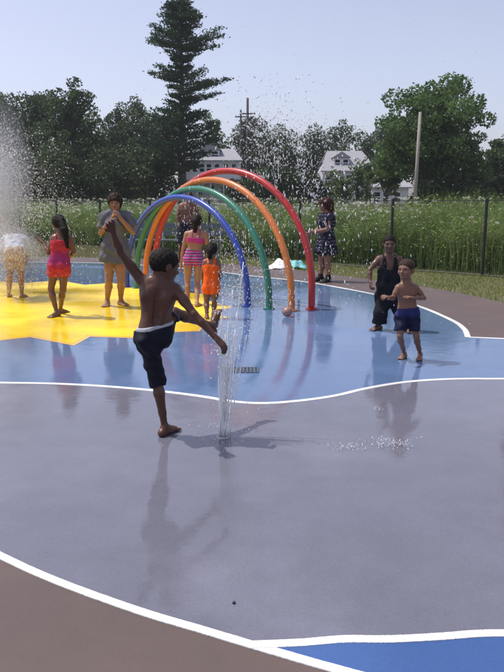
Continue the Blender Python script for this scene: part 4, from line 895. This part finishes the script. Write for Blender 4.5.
# ------------------------------------------------------------------ houses
M['siding'] = simple('white_siding', (0.62, 0.63, 0.66), 0.7, 0.06, 2.0)
M['roofing'] = simple('grey_shingle', (0.30, 0.30, 0.32), 0.85, 0.15, 5.0, 0.4)
M['pane'] = simple('window_glass', (0.02, 0.025, 0.035), 0.12, 0.1, 2.0)
M['trim'] = simple('white_trim', (0.72, 0.72, 0.74), 0.6, 0.05, 3.0)
def window(parent, c, w, h):
    f_ = MB()
    for sx in (-1, 1): f_.box((c[0] + sx * w / 2, c[1] - 0.05, c[2]), (0.10, 0.10, h + 0.1))
    for sz in (-1, 0, 1): f_.box((c[0], c[1] - 0.052, c[2] + sz * h / 2), (w - 0.1, 0.08, 0.09))
    o = f_.build('window', M['trim'], parent)
    MB().box((c[0], c[1] - 0.015, c[2]), (w - 0.05, 0.03, h - 0.02)).build('pane', M['pane'], o)
def house(px0, px1, y_eave, y_ridge, Y, depth, rows, label, gable_front=False, dormer=None, porch=False, hip=0.0):
    x0 = at(px0, 200, Y)[0]; x1 = at(px1, 200, Y)[0]; ze = at(252, y_eave, Y)[2]; zr = at(252, y_ridge, Y)[2]; w = x1 - x0; xm = (x0 + x1) / 2
    t = thing('house', (xm, Y + depth / 2, -0.03), label, 'house')
    V = [(x0, Y, -0.03), (x1, Y, -0.03), (x1, Y + depth, -0.03), (x0, Y + depth, -0.03), (x0, Y, ze), (x1, Y, ze), (x1, Y + depth, ze), (x0, Y + depth, ze)]
    F = [(0, 1, 5, 4), (2, 3, 7, 6), (1, 2, 6, 5), (3, 0, 4, 7)]
    ov = 0.35
    if gable_front:
        V += [(xm, Y, zr), (xm, Y + depth, zr)]; F += [(4, 5, 8), (6, 7, 9)]
        mk('wall', V, F, M['siding'], t)
        for sx, xe in ((-1, x0), (1, x1)):
            a = np.array((xe + sx * ov, 0, ze - ov * (zr - ze) / (w / 2) + 0.04)); b = np.array((xm, 0, zr + 0.04)); n_ = np.array((0, 0, 0.14))
            Q = [a + (0, Y - ov, 0), b + (0, Y - ov, 0), b + (0, Y + depth + ov, 0), a + (0, Y + depth + ov, 0)]; Q = [np.array(q) for q in Q]
            mk('roof', Q + [q + n_ for q in Q], [(0, 1, 2, 3), (4, 7, 6, 5), (0, 4, 5, 1), (1, 5, 6, 2), (2, 6, 7, 3), (3, 7, 4, 0)], M['roofing'], t)
    else:
        ym = Y + depth / 2; V += [(x0 + hip, ym, zr), (x1 - hip, ym, zr)]; F += [(4, 7, 8), (5, 9, 6)]
        mk('wall', V, F, M['siding'], t)
        for sy, ye in ((-1, Y), (1, Y + depth)):
            dz = ov * (zr - ze) / (depth / 2); Q = [(x0 - ov, ye + sy * ov, ze - dz + 0.05), (x1 + ov, ye + sy * ov, ze - dz + 0.05), (x1 + ov - hip, ym, zr + 0.05), (x0 - ov + hip, ym, zr + 0.05)]
            Q = [np.array(q) for q in Q]; n_ = np.array((0, 0, 0.16))
            mk('roof', Q + [q + n_ for q in Q], [(0, 1, 2, 3), (4, 7, 6, 5), (0, 4, 5, 1), (1, 5, 6, 2), (2, 6, 7, 3), (3, 7, 4, 0)], M['roofing'], t)
    MB().box((xm, Y - 0.06, ze - 0.12), (w, 0.10, 0.22)).build('fascia', M['trim'], t)
    for (pxs, py, ww, hh_) in rows:
        for px in pxs:
            p = at(px, py, Y); window(t, (p[0], Y, p[2]), ww, hh_)
    if dormer:
        px, py, ww, hh_ = dormer; p = at(px, py, Y + 1.2); d_ = MB()
        d_.box((p[0], Y + 2.4, p[2]), (ww, 2.4, hh_)); dm = d_.build('dormer', M['siding'], t)
        MB().add([(p[0] - ww / 2 - .2, Y + 1.0, p[2] + hh_ / 2 + .02), (p[0] + ww / 2 + .2, Y + 1.0, p[2] + hh_ / 2 + .02), (p[0] + ww / 2 + .2, Y + 4.2, p[2] + hh_ / 2 + .02), (p[0] - ww / 2 - .2, Y + 4.2, p[2] + hh_ / 2 + .02), (p[0], Y + 1.0, p[2] + hh_ / 2 + .75), (p[0], Y + 4.2, p[2] + hh_ / 2 + .75)],
                 [(0, 1, 4), (3, 5, 2), (0, 4, 5, 3), (1, 2, 5, 4), (0, 3, 2, 1)]).build('dormer_roof', M['roofing'], t)
        for sx in (-0.26, 0.26): window(t, (p[0] + sx * ww, Y + 1.2, p[2]), ww * 0.36, hh_ * 0.72)
    if porch:
        p0 = at(px0 + 4, 181, Y - 2); p1 = at(px1 - 2, 181, Y - 2)
        MB().box(((p0[0] + p1[0]) / 2, Y - 1.05, p0[2]), (p1[0] - p0[0], 2.05, 0.22)).build('porch_roof', M['roofing'], t)
        for k in range(5):
            xx = p0[0] + 0.15 + (p1[0] - p0[0] - 0.3) * k / 4; MB().box((xx, Y - 1.9, p0[2] / 2 - 0.07), (0.16, 0.16, p0[2] - 0.14)).build('porch_post', M['trim'], t)
    return t
house(179, 240, 161, 148, 80, 8, [((187.5, 195, 202, 209, 217, 226, 234), 168, 0.62, 0.95), ((190, 200, 212, 224, 234), 190, 0.7, 1.1)], 'white two-storey house with a dormer behind the tall pine', dormer=(210, 154.5, 2.2, 1.05), porch=True, hip=1.1)
house(322, 374, 171, 150, 84, 9, [((328, 338, 349, 360, 369), 180, 0.75, 1.2), ((328, 338, 349, 360, 369), 196, 0.75, 1.2)], 'pale grey two-storey house half hidden by small trees', dormer=(341.5, 163, 1.9, 1.25), hip=1.3)
house(372.5, 408, 188, 178, 82, 8, [((377, 386, 397), 197, 0.8, 1.2)], 'low white house right of the grey one, below the big tree')

# ------------------------------------------------------------------ utility poles
def pole(pxb, pxt, pyt, Y, r, mat, label, arms=()):
    a = at(pxb, 205, Y); a[2] = -0.03; b = at(pxt, pyt, Y)
    t = thing('utility_pole', a, label, 'pole'); MB().tube([a, lerp(a, b, 0.5), b], [r, r * 0.9, r * 0.78], 10).build('shaft', mat, t, True)
    for py, hw in arms:
        c = at(pxt, py, Y); c = lerp(a, b, (c[2] - a[2]) / (b[2] - a[2]))
        ar = MB().box(c + np.array((0, -r - 0.05, 0)), (2 * hw, 0.12, 0.13)).build('cross_arm', mat, t)
        for q in (-0.9, -0.45, 0.45, 0.9): MB().tube([c + np.array((hw * q, -r - 0.05, 0.066)), c + np.array((hw * q, -r - 0.05, 0.24))], [0.05, 0.035], 6).build('insulator', M['trim'], ar)
pole(414.2, 420.3, 112, 46, 0.125, M['wood_pole'], 'bare weathered utility pole leaning in front of the big tree')
pole(247.4, 247.6, 98, 82, 0.17, M['dark_pole'], 'tall dark utility pole with cross arm above the hoops', arms=((114, 0.9),))
pole(240.6, 240.8, 110, 88, 0.15, M['dark_pole'], 'shorter dark utility pole just left of the tall one', arms=((117, 0.7),))

# ------------------------------------------------------------------ trees
def leaf_cloud(C, size, col, seed, aspect=0.6):
    g = rng(seed); n = len(C); a = g.normal(size=(n, 3)); a /= np.linalg.norm(a, axis=1)[:, None]; b = g.normal(size=(n, 3)); b -= a * (a * b).sum(1)[:, None]; b /= np.linalg.norm(b, axis=1)[:, None]
    a = a * size[:, None]; b = b * size[:, None] * aspect
    V = np.stack([C - a, C - b, C + a, C + b], 1).reshape(-1, 3); F = np.arange(n)[:, None] * 4 + np.array([[0, 1, 2, 3]])
    return V, F, np.repeat(col, 4, axis=0)
def tree(px, y_top, Y, half_px, label, seed, tone=(0.045, 0.075, 0.028), base=0.12, n=16000, lobes=90, leaf=0.15, round_=1.0, group='trees beyond the field', lobe_r=0.21, name='broadleaf_tree', subs=4):
    g = rng(seed); p = at(px, 200, Y); h = at(px, y_top, Y)[2]; R = half_px / FPX * Y; bx, by = p[0], Y
    t = thing(name, (bx, by, -0.03), label, 'tree', group)
    zc = h * (base + 1) / 2; hz = h * (1 - base) / 2
    # lobes: clumps of foliage spread over an uneven crown
    u = g.normal(size=(lobes, 3)); u /= np.linalg.norm(u, axis=1)[:, None]; rr = g.uniform(0.12, 0.86, lobes) ** 0.6
    prof = np.clip(1.05 - 0.45 * np.clip(u[:, 2], 0, 1) ** 2 * round_, 0.4, 1.1)
    LC = np.stack([bx + u[:, 0] * R * rr * prof, by + u[:, 1] * R * rr * prof, zc + u[:, 2] * hz * rr], 1); LR = g.uniform(0.6, 1.3, lobes) * lobe_r * min(R, hz)
    if subs:
        sa = np.arange(subs) * 2.4 + g.uniform(0, 6); sr = np.sqrt((np.arange(subs) + 0.5) / subs) * 0.52; sz_ = g.uniform(-0.45, 0.50, subs); sz_[0] = 0.50
        SC = np.stack([bx + np.cos(sa) * sr * R, by + np.sin(sa) * sr * R, zc + sz_ * hz], 1); ki = g.integers(0, subs, lobes); ss = g.uniform(0.42, 0.62, subs)[ki]
        keep = g.random(lobes) < 0.30
        L2 = SC[ki] + u * (rr * ss)[:, None] * np.array((R, R, hz)); LC = np.where(keep[:, None], LC, L2); LC[:, 2] = np.minimum(LC[:, 2], h - LR * 0.7)
    top = np.argmax(LC[:, 2]); LC[top, 2] = h - LR[top] * 0.8
    k = g.choice(lobes, n, p=LR ** 2 / (LR ** 2).sum()); d = g.normal(size=(n, 3)); d /= np.linalg.norm(d, axis=1)[:, None]
    rad = LR[k] * g.uniform(0.35, 1.0, n) ** 0.5 * (1 + 0.22 * np.sin(d[:, 0] * 7 + k) * np.sin(d[:, 2] * 6 + k * 2)) + np.abs(g.normal(0, 0.06, n)) * LR[k]
    C = LC[k] + d * rad[:, None] * np.array((1.1, 1.1, 0.85)); C = C[C[:, 2] > 0.1]; n = len(C); k = k[:n]
    lt = g.uniform(0.7, 1.35, lobes)[k][:, None] * g.uniform(0.65, 1.35, (n, 1)); hue = g.uniform(0, 1, (n, 1))
    col = np.array(tone) * lt * (1 + hue * np.array((0.45, 0.22, -0.1)))
    V, F, c = leaf_cloud(C, g.uniform(0.6, 1.3, n) * leaf, col, seed + 1)
    mk('crown', V, F, M['leaf'], t, col=c)
    tr = MB(); r0 = 0.035 * h ** 0.85; fork = h * max(0.22, base * 1.3)
    tr.tube([(bx, by, -0.03), (bx + 0.02 * h * g.normal() * .3, by, fork * 0.5), (bx, by, fork), (bx + 0.1 * g.normal(), by, h * 0.72)], [r0 * 1.25, r0, r0 * 0.85, r0 * 0.25], 9)
    for i in range(9):
        q = LC[g.integers(0, lobes)]; s_ = np.array((bx, by, fork * g.uniform(0.8, 1.9))); s_[2] = min(s_[2], h * 0.6)
        tr.tube([s_, lerp(s_, q, 0.5) + np.array((0, 0, 0.03 * h)), q], [r0 * 0.42, r0 * 0.28, r0 * 0.08], 6, False)
    tr.build('trunk', M['bark'], t, True)
    return t
DG = (0.048, 0.086, 0.037); MG = (0.066, 0.128, 0.042); LG = (0.085, 0.14, 0.05)
tree(8, 92, 74, 40, 'rounded dark tree at the far left behind the fountain spray', 101, DG, n=14000)
tree(42, 92, 80, 36, 'dark tree second from the left edge', 102, DG, n=12000)
tree(76, 76, 72, 40, 'tallest broad tree of the left-hand group', 103, (0.050, 0.094, 0.036), n=18000)
tree(112, 101, 82, 28, 'narrow dark tree between the broad tree and the pine', 104, DG, n=9000)
tree(137, 95, 84, 30, 'grey-green tree just left of the tall pine', 105, (0.055, 0.085, 0.042), n=10000)
tree(158, 110, 76, 30, 'dark tree at the foot of the tall pine', 106, DG, n=10000)
tree(216, 112, 92, 18, 'tree peeping out right of the tall pine above the house', 107, MG, n=8000)
tree(248, 116, 96, 30, 'thin-topped tree behind the two dark poles', 108, (0.045, 0.062, 0.035), n=8000, lobe_r=0.2)
tree(282, 122, 92, 32, 'dark tree behind the centre spray', 109, DG, n=10000)
tree(312, 124, 94, 30, 'dark tree left of the grey house', 110, (0.048, 0.072, 0.038), n=10000)
tree(344, 118, 100, 30, 'broad dark tree behind the grey house', 111, DG, n=12000)
tree(380, 122, 98, 26, 'dark tree behind the low white house', 112, DG, n=10000)
tree(430, 69, 58, 64, 'big spreading broadleaf tree behind the bare pole, crown against the sky', 113, MG, n=60000, lobes=230, leaf=0.125, lobe_r=0.145, base=0.04, subs=9)
tree(508, 130, 70, 26, 'tree cut by the right edge of the picture', 115, DG, n=12000)
tree(386, 150, 64, 20, 'light green small tree in front of the low white house', 116, LG, n=9000, leaf=0.13, base=0.30)
tree(341, 170, 66, 12, 'thin young tree in front of the grey house, left', 117, LG, n=1500, leaf=0.12, base=0.05)
tree(331, 166, 70, 9, 'thin young tree at the left corner of the grey house', 119, LG, n=1000, leaf=0.12, base=0.05)
tree(367, 156, 72, 12, 'thin young tree where the two right-hand houses meet', 120, MG, n=1800, leaf=0.12, base=0.1)
tree(357, 158, 68, 13, 'thin young tree in front of the grey house, right', 118, MG, n=1500, leaf=0.12, base=0.1)
# shrubs at the foot of the trees, shadow there put into their tone
SH = [(-6, 146, 60, 26), (30, 148, 62, 26), (62, 142, 60, 28), (98, 146, 62, 26), (130, 144, 64, 26), (158, 150, 64, 20), (250, 172, 70, 20), (285, 166, 66, 22), (312, 172, 68, 16), (432, 172, 56, 22), (462, 168, 56, 26), (500, 172, 58, 24)]
SHL = ['behind the fountain spray at the left edge', 'left of the girl in red, under the trees', 'above the girl in red, under the tallest tree', 'left of the woman in grey, under the trees', 'above the woman in grey', 'at the pine trunk', 'behind the orange hoop top', 'behind the centre spray', 'above the woman in the dark dress', 'at the foot of the bare pole', 'under the big tree, right', 'at the far right edge']
for i, ((px, yt, Y, hp), l) in enumerate(zip(SH, SHL)):
    tree(px, yt, Y, hp, 'shade-toned shrub ' + l, 140 + i, (0.042, 0.068, 0.030), n=5200, lobes=26, leaf=0.15, base=0.0, group='shrubs under the trees', lobe_r=0.40, name='shrub', subs=0)

# the tall pine
def pine(px, Y, label, seed):
    g = rng(seed); tip = at(181, 4, Y); bx = at(182, 200, Y)[0]; by = Y; h = tip[2]
    t = thing('pine_tree', (bx, by, -0.03), label, 'tree')
    tr = MB(); lean = lambda z: bx + (tip[0] - bx) * z / h
    tr.tube([(lean(z), by, z) for z in np.linspace(-0.03, h, 9)], list(np.linspace(0.48, 0.04, 9)), 10)
    # tiers (photo row, reach to the left, reach to the right) read off the silhouette
    T = [(7, 8, 9), (10, 16, 13), (14, 20, 18), (18, 20, 23), (22, 19, 24), (27, 16, 20), (32, 30, 12), (38, 41, 14), (43, 38, 46), (48, 30, 42), (54, 14, 22), (60, 10, 14), (66, 14, 10), (71, 26, 10), (77, 33, 18), (82, 30, 46), (88, 16, 42), (94, 12, 40), (99, 13, 16), (105, 17, 16), (112, 26, 22), (118, 38, 28), (124, 44, 30), (131, 46, 34), (138, 48, 34), (145, 50, 36), (152, 46, 32), (160, 42, 26), (168, 36, 20)]
    C = []; col = []; A = []
    for (py, lp, rp) in T:
        z = at(181, py, Y)[2]; nb = 9 if py < 34 or py > 104 else 7
        for i in range(nb):
            az = 2 * math.pi * (i + g.uniform(-0.35, 0.35)) / nb; cx_, cy_ = math.cos(az), math.sin(az)
            reach = (rp if cx_ > 0 else lp) * 0.98 / FPX * Y; ln = reach * g.uniform(0.5, 1.08) * (0.8 + 0.2 * abs(cx_)); zz = z + g.normal(0, 0.22)
            o = np.array((lean(zz), by, zz - 0.10 * ln)); e = o + np.array((cx_ * ln, cy_ * ln, 0.20 * ln)); m_ = lerp(o, e, 0.55) - np.array((0, 0, 0.05 * ln))
            tr.tube([o, m_, e], [0.075, 0.05, 0.015], 4, False)
            k = int(40 + 75 * ln); u = g.uniform(0.22, 1.04, k) ** 0.8
            q = np.where(u[:, None] < 0.55, o + (m_ - o) * (u / 0.55)[:, None], m_ + (e - m_) * ((u - 0.55) / 0.45)[:, None])
            wd = 0.15 + 0.30 * np.sin(np.clip(u, 0, 1) * math.pi * 0.85) * min(1, ln / 2.5)
            q = q + np.stack([g.normal(0, 1, k) * wd * 0.9, g.normal(0, 1, k) * wd * 0.9, np.abs(g.normal(0, 0.11, k)) - 0.02], 1)
            C.append(q); col.append(np.array((0.036, 0.070, 0.036)) * g.uniform(0.65, 1.5, (k, 1)) * (0.85 + 0.3 * u[:, None])); dd = np.stack([np.full(k, cx_), np.full(k, cy_), np.full(k, 0.55)], 1) + g.normal(0, 0.45, (k, 3)); A.append(dd / np.linalg.norm(dd, axis=1)[:, None])
    C = np.concatenate(C); col = np.concatenate(col); A = np.concatenate(A); n = len(C); sz = g.uniform(0.12, 0.24, n)
    b = g.normal(size=(n, 3)); b -= A * (A * b).sum(1)[:, None]; b /= np.linalg.norm(b, axis=1)[:, None]; b *= (sz * 0.30)[:, None]
    V = np.stack([C, C + A * (sz * 0.6)[:, None] + b, C + A * (sz * 1.2)[:, None], C + A * (sz * 0.6)[:, None] - b], 1).reshape(-1, 3)
    mk('crown', V, np.arange(n)[:, None] * 4 + np.array([[0, 1, 2, 3]]), M['needle'], t, col=np.repeat(col, 4, axis=0)); tr.build('trunk', M['bark'], t, True)
pine(181, 66, 'very tall ragged pine standing above all other trees', 77)

# ------------------------------------------------------------------ water
OCT = np.array(((1, 0, 0), (-1, 0, 0), (0, 1, 0), (0, -1, 0), (0, 0, 1), (0, 0, -1)), float)
OF = np.array(((0, 2, 4), (2, 1, 4), (1, 3, 4), (3, 0, 4), (2, 0, 5), (1, 2, 5), (3, 1, 5), (0, 3, 5)))
def drops(name, P, r, vel, label, cat, parent=None, stretch=2.2):
    """each drop a small faceted bead drawn out along its flight"""
    n = len(P); v = vel / (np.linalg.norm(vel, axis=1)[:, None] + 1e-9); a = np.cross(v, np.array((0.3, 0.9, 0.1))); a /= np.linalg.norm(a, axis=1)[:, None]; b = np.cross(v, a)
    st = stretch if hasattr(stretch, '__len__') else np.full(n, stretch)
    V = P[:, None, :] + r[:, None, None] * (OCT[None, :, 0:1] * a[:, None, :] + OCT[None, :, 1:2] * b[:, None, :] + OCT[None, :, 2:3] * v[:, None, :] * st[:, None, None])
    F = (np.arange(n)[:, None, None] * 6 + OF[None]).reshape(-1, 3)
    o = mk(name, V.reshape(-1, 3), F, M['drop'], parent, True, origin=None if parent is not None else (P[:, 0].mean(), P[:, 1].mean(), 0.0))
    o['kind'] = 'stuff'
    return tag(o, label, cat)
def ballistic(src, n, speed, cone_, seed, tmax, up=(0, 0, 1), swirl=0.0, zmin=0.02, drag=0.0):
    g = rng(seed); d = np.tile(np.array(up, float), (n, 1)) + g.normal(0, cone_, (n, 3)); d /= np.linalg.norm(d, axis=1)[:, None]; v0 = d * (speed * g.uniform(0.72, 1.06, (n, 1)))
    t = g.uniform(0.0, tmax, (n, 1)); G = np.array((0, 0, -9.8)); P = np.array(src) + v0 * t + 0.5 * G * t * t; v = v0 + G * t
    ok = P[:, 2] > zmin; return P[ok], v[ok]
# ground jet by the kicking boy: a bundle of thin streams
g = rng(31); jb = gnd(223.5, 437)
jet = thing('water_jet', (jb[0], jb[1], 0.004), 'bundle of thin clear water streams shooting up beside the kicking boy', 'water jet')
MB().tube([(jb[0], jb[1], 0.003), (jb[0], jb[1], 0.012)], [0.05, 0.045], 18).build('nozzle_plate', M['steel'], jet)
tops = [(219, 330), (223, 300), (228.5, 322), (233, 290), (237, 312), (243, 262), (231, 348), (224, 345), (247, 335), (226, 335), (230, 305), (235, 330), (221, 318), (240, 345)]
for i, (tx, ty) in enumerate(tops):
    a = jb + np.array(((tx - 231) * 0.0024, g.normal(0, 0.012), 0.012)); e = at(tx, ty, jb[1] + g.normal(0, 0.06)); pts = []
    for k in range(15):
        s_ = k / 14; p = lerp(a, e, s_); p[2] += 0.02 * math.sin(math.pi * s_); p[0] += 0.0025 * math.sin(9 * s_ + i); pts.append(p)
    MB().tube(pts, [0.0042 * (1 - 0.35 * k / 14) * (1 + 0.25 * math.sin(k * 2.1 + i)) for k in range(15)], 7).build('stream', M['stream'], jet, True)
PP = []; VV = []
for i, (tx, ty) in enumerate(tops):
    m = 75; s_ = g.uniform(0.15, 1.30, m); e = at(tx, ty, jb[1]); q = jb + (e - jb) * s_[:, None] + g.normal(0, 0.010, (m, 3)) * (0.4 + s_[:, None] * 1.3); PP.append(q); VV.append(np.tile(e - jb, (m, 1)))
m = 170; PP.append(np.stack([at(228, 300, jb[1])[0] + g.normal(0, 0.10, m), jb[1] + g.normal(0, 0.08, m), g.uniform(0.05, 1.15, m)], 1)); VV.append(np.tile((0, 0, -1.0), (m, 1)))
m = 90; a_ = g.uniform(0, 6.28, m); rr = np.abs(g.normal(0, 0.16, m)); PP.append(np.stack([jb[0] + rr * np.cos(a_), jb[1] + rr * np.sin(a_), np.abs(g.normal(0, 0.035, m)) + 0.012], 1)); VV.append(np.tile((0, 0.2, 1.0), (m, 1)))
PP = np.concatenate(PP); VV = np.concatenate(VV); drops('droplets', PP, g.uniform(0.0012, 0.0038, len(PP)), VV, None, None, jet, 2.6)
# splash where the kicked foot cuts the jet
m = 60; c = at(214, 345, 4.5); PP = c + g.normal(0, 1, (m, 3)) * np.array((0.035, 0.05, 0.10)); drops('droplets', PP, g.uniform(0.002, 0.006, m), np.tile((0.1, 0, -1.0), (m, 1)), None, None, jet, 1.8)

# spray thrown above the hoops
PP = []; VV = []
for i, (src, sp_, cn, nn) in enumerate([((0.35, 10.1, 1.7), 5.4, 0.16, 1000), ((0.75, 10.3, 1.8), 4.4, 0.20, 950), ((0.15, 10.6, 1.75), 4.6, 0.22, 600), ((0.9, 10.2, 1.4), 3.6, 0.22, 500)]):
    P_, v_ = ballistic(src, nn, sp_, cn, 40 + i, 1.25, zmin=0.05); PP.append(P_); VV.append(v_)
PP = np.concatenate(PP); VV = np.concatenate(VV)
drops('hoop_spray', PP, np.clip(g.lognormal(-5.45, 0.45, len(PP)), 0.0015, 0.011), VV, 'bright scattered droplets thrown up above the rainbow hoops', 'water spray', None, g.uniform(2.0, 4.5, len(PP)))
# water falling from the hoops
PP = []
for pts in hoop_apex[:3]:
    for q in range(24, 46):
        m = 26; p = pts[q]; PP.append(np.stack([p[0] + g.normal(0, 0.06, m), p[1] + g.normal(0, 0.10, m), p[2] * g.uniform(0.02, 1.0, m) ** 0.9 - 0.04], 1))
PP = np.concatenate(PP); PP = PP[PP[:, 2] > 0.02]; drops('hoop_drips', PP, g.uniform(0.0025, 0.0065, len(PP)), np.tile((0, 0, -1.0), (len(PP), 1)), 'water dripping in strings from the blue, green and orange hoops', 'water drips', None, 3.4)
# beads clinging to the hoops
# fountain at the left edge
PP = []; VV = []
fs_ = gnd(13, 293) + np.array((0, 0.15, 0))
for i, (dx, sp_, cn, nn, up_) in enumerate([(-0.1, 6.4, 0.06, 15000, (-0.03, 0, 1)), (-0.08, 6.0, 0.10, 16000, (-0.02, 0, 1)), (-0.15, 5.4, 0.14, 10000, (0.02, 0, 1)), (0.0, 5.0, 0.18, 3000, (0.16, 0, 1)), (0.05, 4.4, 0.26, 1600, (0.12, 0, 1))]):
    P_, v_ = ballistic(fs_ + np.array((dx, 0, 0.75)), nn, sp_, cn, 60 + i, 1.35, up=up_, zmin=0.03); PP.append(P_); VV.append(v_)
PP = np.concatenate(PP); VV = np.concatenate(VV); r_ = g.uniform(0.0014, 0.0040, len(PP)) * np.where(g.random(len(PP)) < 0.16, 2.2, 1.0)
drops('fountain_spray', PP, r_, VV, 'tall white fountain plume of fine drops at the left edge', 'fountain')
# sheet of water breaking over the bent child's back
m = 7000; th = g.uniform(0, 2 * math.pi, m); ph = np.arccos(g.uniform(-0.25, 1.0, m)); c = at(14, 252, 10.75); rad = np.array((0.31, 0.36, 0.37)) * (1 + g.normal(0, 0.16, (m, 1)) + 0.12 * np.sin(5 * th)[:, None])
PP = c + np.stack([np.sin(ph) * np.cos(th), np.sin(ph) * np.sin(th), np.cos(ph)], 1) * rad; VV = PP - c + np.array((0, 0, -0.15)); drops('splash_dome', PP, g.uniform(0.0015, 0.004, m), VV, 'ragged veil of splashing water over the bending child', 'water splash', None, 2.0)
m = 2600; PP = c + np.stack([g.normal(0, 0.20, m), g.normal(-0.1, 0.2, m), -np.abs(g.normal(0, 0.35, m)) + 0.1], 1); PP = PP[PP[:, 2] > 0.02]; drops('falling_water', PP, g.uniform(0.002, 0.0055, len(PP)), np.tile((0, 0, -1.0), (len(PP), 1)), 'water streaming down around the bending child', 'water splash', None, 3.0)
# low splashes on the grey paint
for (px, py, nn, s_, l) in ((392, 446, 120, 0.062, 'larger low splash of drops on grey paint in front of the small boy'), (352, 449, 70, 0.060, 'smaller low splash of drops on grey paint right of the jet'), (378, 411, 14, 0.03, 'few falling drops just below the wavy white line')):
    c = gnd(px, py, 0.004); m = nn; PP = c + np.stack([g.normal(0, s_, m), g.normal(0, s_ * 0.55, m), np.abs(g.normal(0, 0.022, m)) + 0.004], 1); drops('splash', PP, g.uniform(0.0012, 0.0034, m), np.stack([g.normal(0, .25, m), g.normal(0, .25, m), np.ones(m)], 1), l, 'splash', None, g.uniform(1.5, 4.5, m))
# stray drops in the air
m = 260; PP = np.stack([g.uniform(-2.2, 2.6, m), g.uniform(5.5, 10.0, m), g.uniform(0.1, 3.6, m)], 1); drops('stray_drops', PP, g.uniform(0.002, 0.005, m), np.tile((0.1, 0, -1.0), (m, 1)), 'stray drops drifting over the pad', 'drops', None, 1.8)

for o in bpy.data.objects:
    if '_o' in o: del o['_o']


# fine mist hanging in the fountain
def mist(name, c, rad, dens, label):
    V = []; F = []; n, m = 24, 14; g = rng(5)
    for i in range(m + 1):
        for j in range(n):
            ph = math.pi * i / m; th = 2 * math.pi * j / n; w = 1 + 0.10 * math.sin(3 * th + 2 * ph) + 0.08 * math.sin(5 * ph + th)
            V.append((c[0] + rad[0] * w * math.sin(ph) * math.cos(th), c[1] + rad[1] * w * math.sin(ph) * math.sin(th), c[2] + rad[2] * math.cos(ph)))
    for i in range(m):
        for j in range(n): F.append((i * n + j, (i + 1) * n + j, (i + 1) * n + (j + 1) % n, i * n + (j + 1) % n))
    o = mk(name, V, F, None, None, True)
    mt = bpy.data.materials.new(name + '_air'); mt.use_nodes = True; nt = mt.node_tree; nt.nodes.clear()
    pv = nt.nodes.new('ShaderNodeVolumePrincipled')
    gn = nt.nodes.new('ShaderNodeTexCoord'); vm = nt.nodes.new('ShaderNodeVectorMath'); vm.operation = 'SUBTRACT'; vm.inputs[1].default_value = (0.5, 0.5, 0.5)
    ln = nt.nodes.new('ShaderNodeVectorMath'); ln.operation = 'LENGTH'; fo = nt.nodes.new('ShaderNodeMapRange'); fo.inputs['From Min'].default_value = 0.5; fo.inputs['From Max'].default_value = 0.0; fo.inputs['To Max'].default_value = dens * 2.4
    nz = nt.nodes.new('ShaderNodeTexNoise'); nz.inputs['Scale'].default_value = 4.0; nz.inputs['Detail'].default_value = 3.0; mu = nt.nodes.new('ShaderNodeMath'); mu.operation = 'MULTIPLY'
    nt.links.new(gn.outputs['Generated'], vm.inputs[0]); nt.links.new(vm.outputs[0], ln.inputs[0]); nt.links.new(ln.outputs['Value'], fo.inputs['Value']); nt.links.new(gn.outputs['Object'], nz.inputs['Vector'])
    nt.links.new(fo.outputs[0], mu.inputs[0]); nt.links.new(nz.outputs['Fac'], mu.inputs[1]); nt.links.new(mu.outputs[0], pv.inputs['Density'])
    pv.inputs['Color'].default_value = (0.97, 0.98, 1, 1)
    ou = nt.nodes.new('ShaderNodeOutputMaterial'); nt.links.new(pv.outputs[0], ou.inputs['Volume']); o.data.materials.append(mt)
    return tag(o, label, 'mist', kind='stuff')
mist('mist', at(4, 175, 10.9), (0.46, 0.45, 1.35), 0.75, 'soft white mist in the tall fountain plume at the left edge')
mist('mist', at(14, 262, 10.75), (0.60, 0.50, 0.62), 1.1, 'soft white mist around the bending child')
for o in bpy.data.objects:
    if '_o' in o: del o['_o']

# faint haze volume round the whole place, thickened to lift the blacks
HZ = mk('haze', [(x, y, z) for z in (-1.05, 23) for y in (-66, 306) for x in (-266, 266)], [(0, 2, 3, 1), (4, 5, 7, 6), (0, 1, 5, 4), (2, 6, 7, 3), (0, 4, 6, 2), (1, 3, 7, 5)], None, origin=(0, 0, 0))
hm = bpy.data.materials.new('haze_air'); hm.use_nodes = True; hm.node_tree.nodes.clear()
pv = hm.node_tree.nodes.new('ShaderNodeVolumePrincipled'); pv.inputs['Density'].default_value = 0.00045; pv.inputs['Color'].default_value = (0.90, 0.95, 1.0, 1); pv.inputs['Anisotropy'].default_value = 0.2
ho = hm.node_tree.nodes.new('ShaderNodeOutputMaterial'); hm.node_tree.links.new(pv.outputs[0], ho.inputs['Volume']); HZ.data.materials.append(hm); tag(HZ, 'thin pale haze over the whole place, thickened to lift the blacks', 'haze', kind='stuff')
for o in bpy.data.objects:
    if '_o' in o: del o['_o']
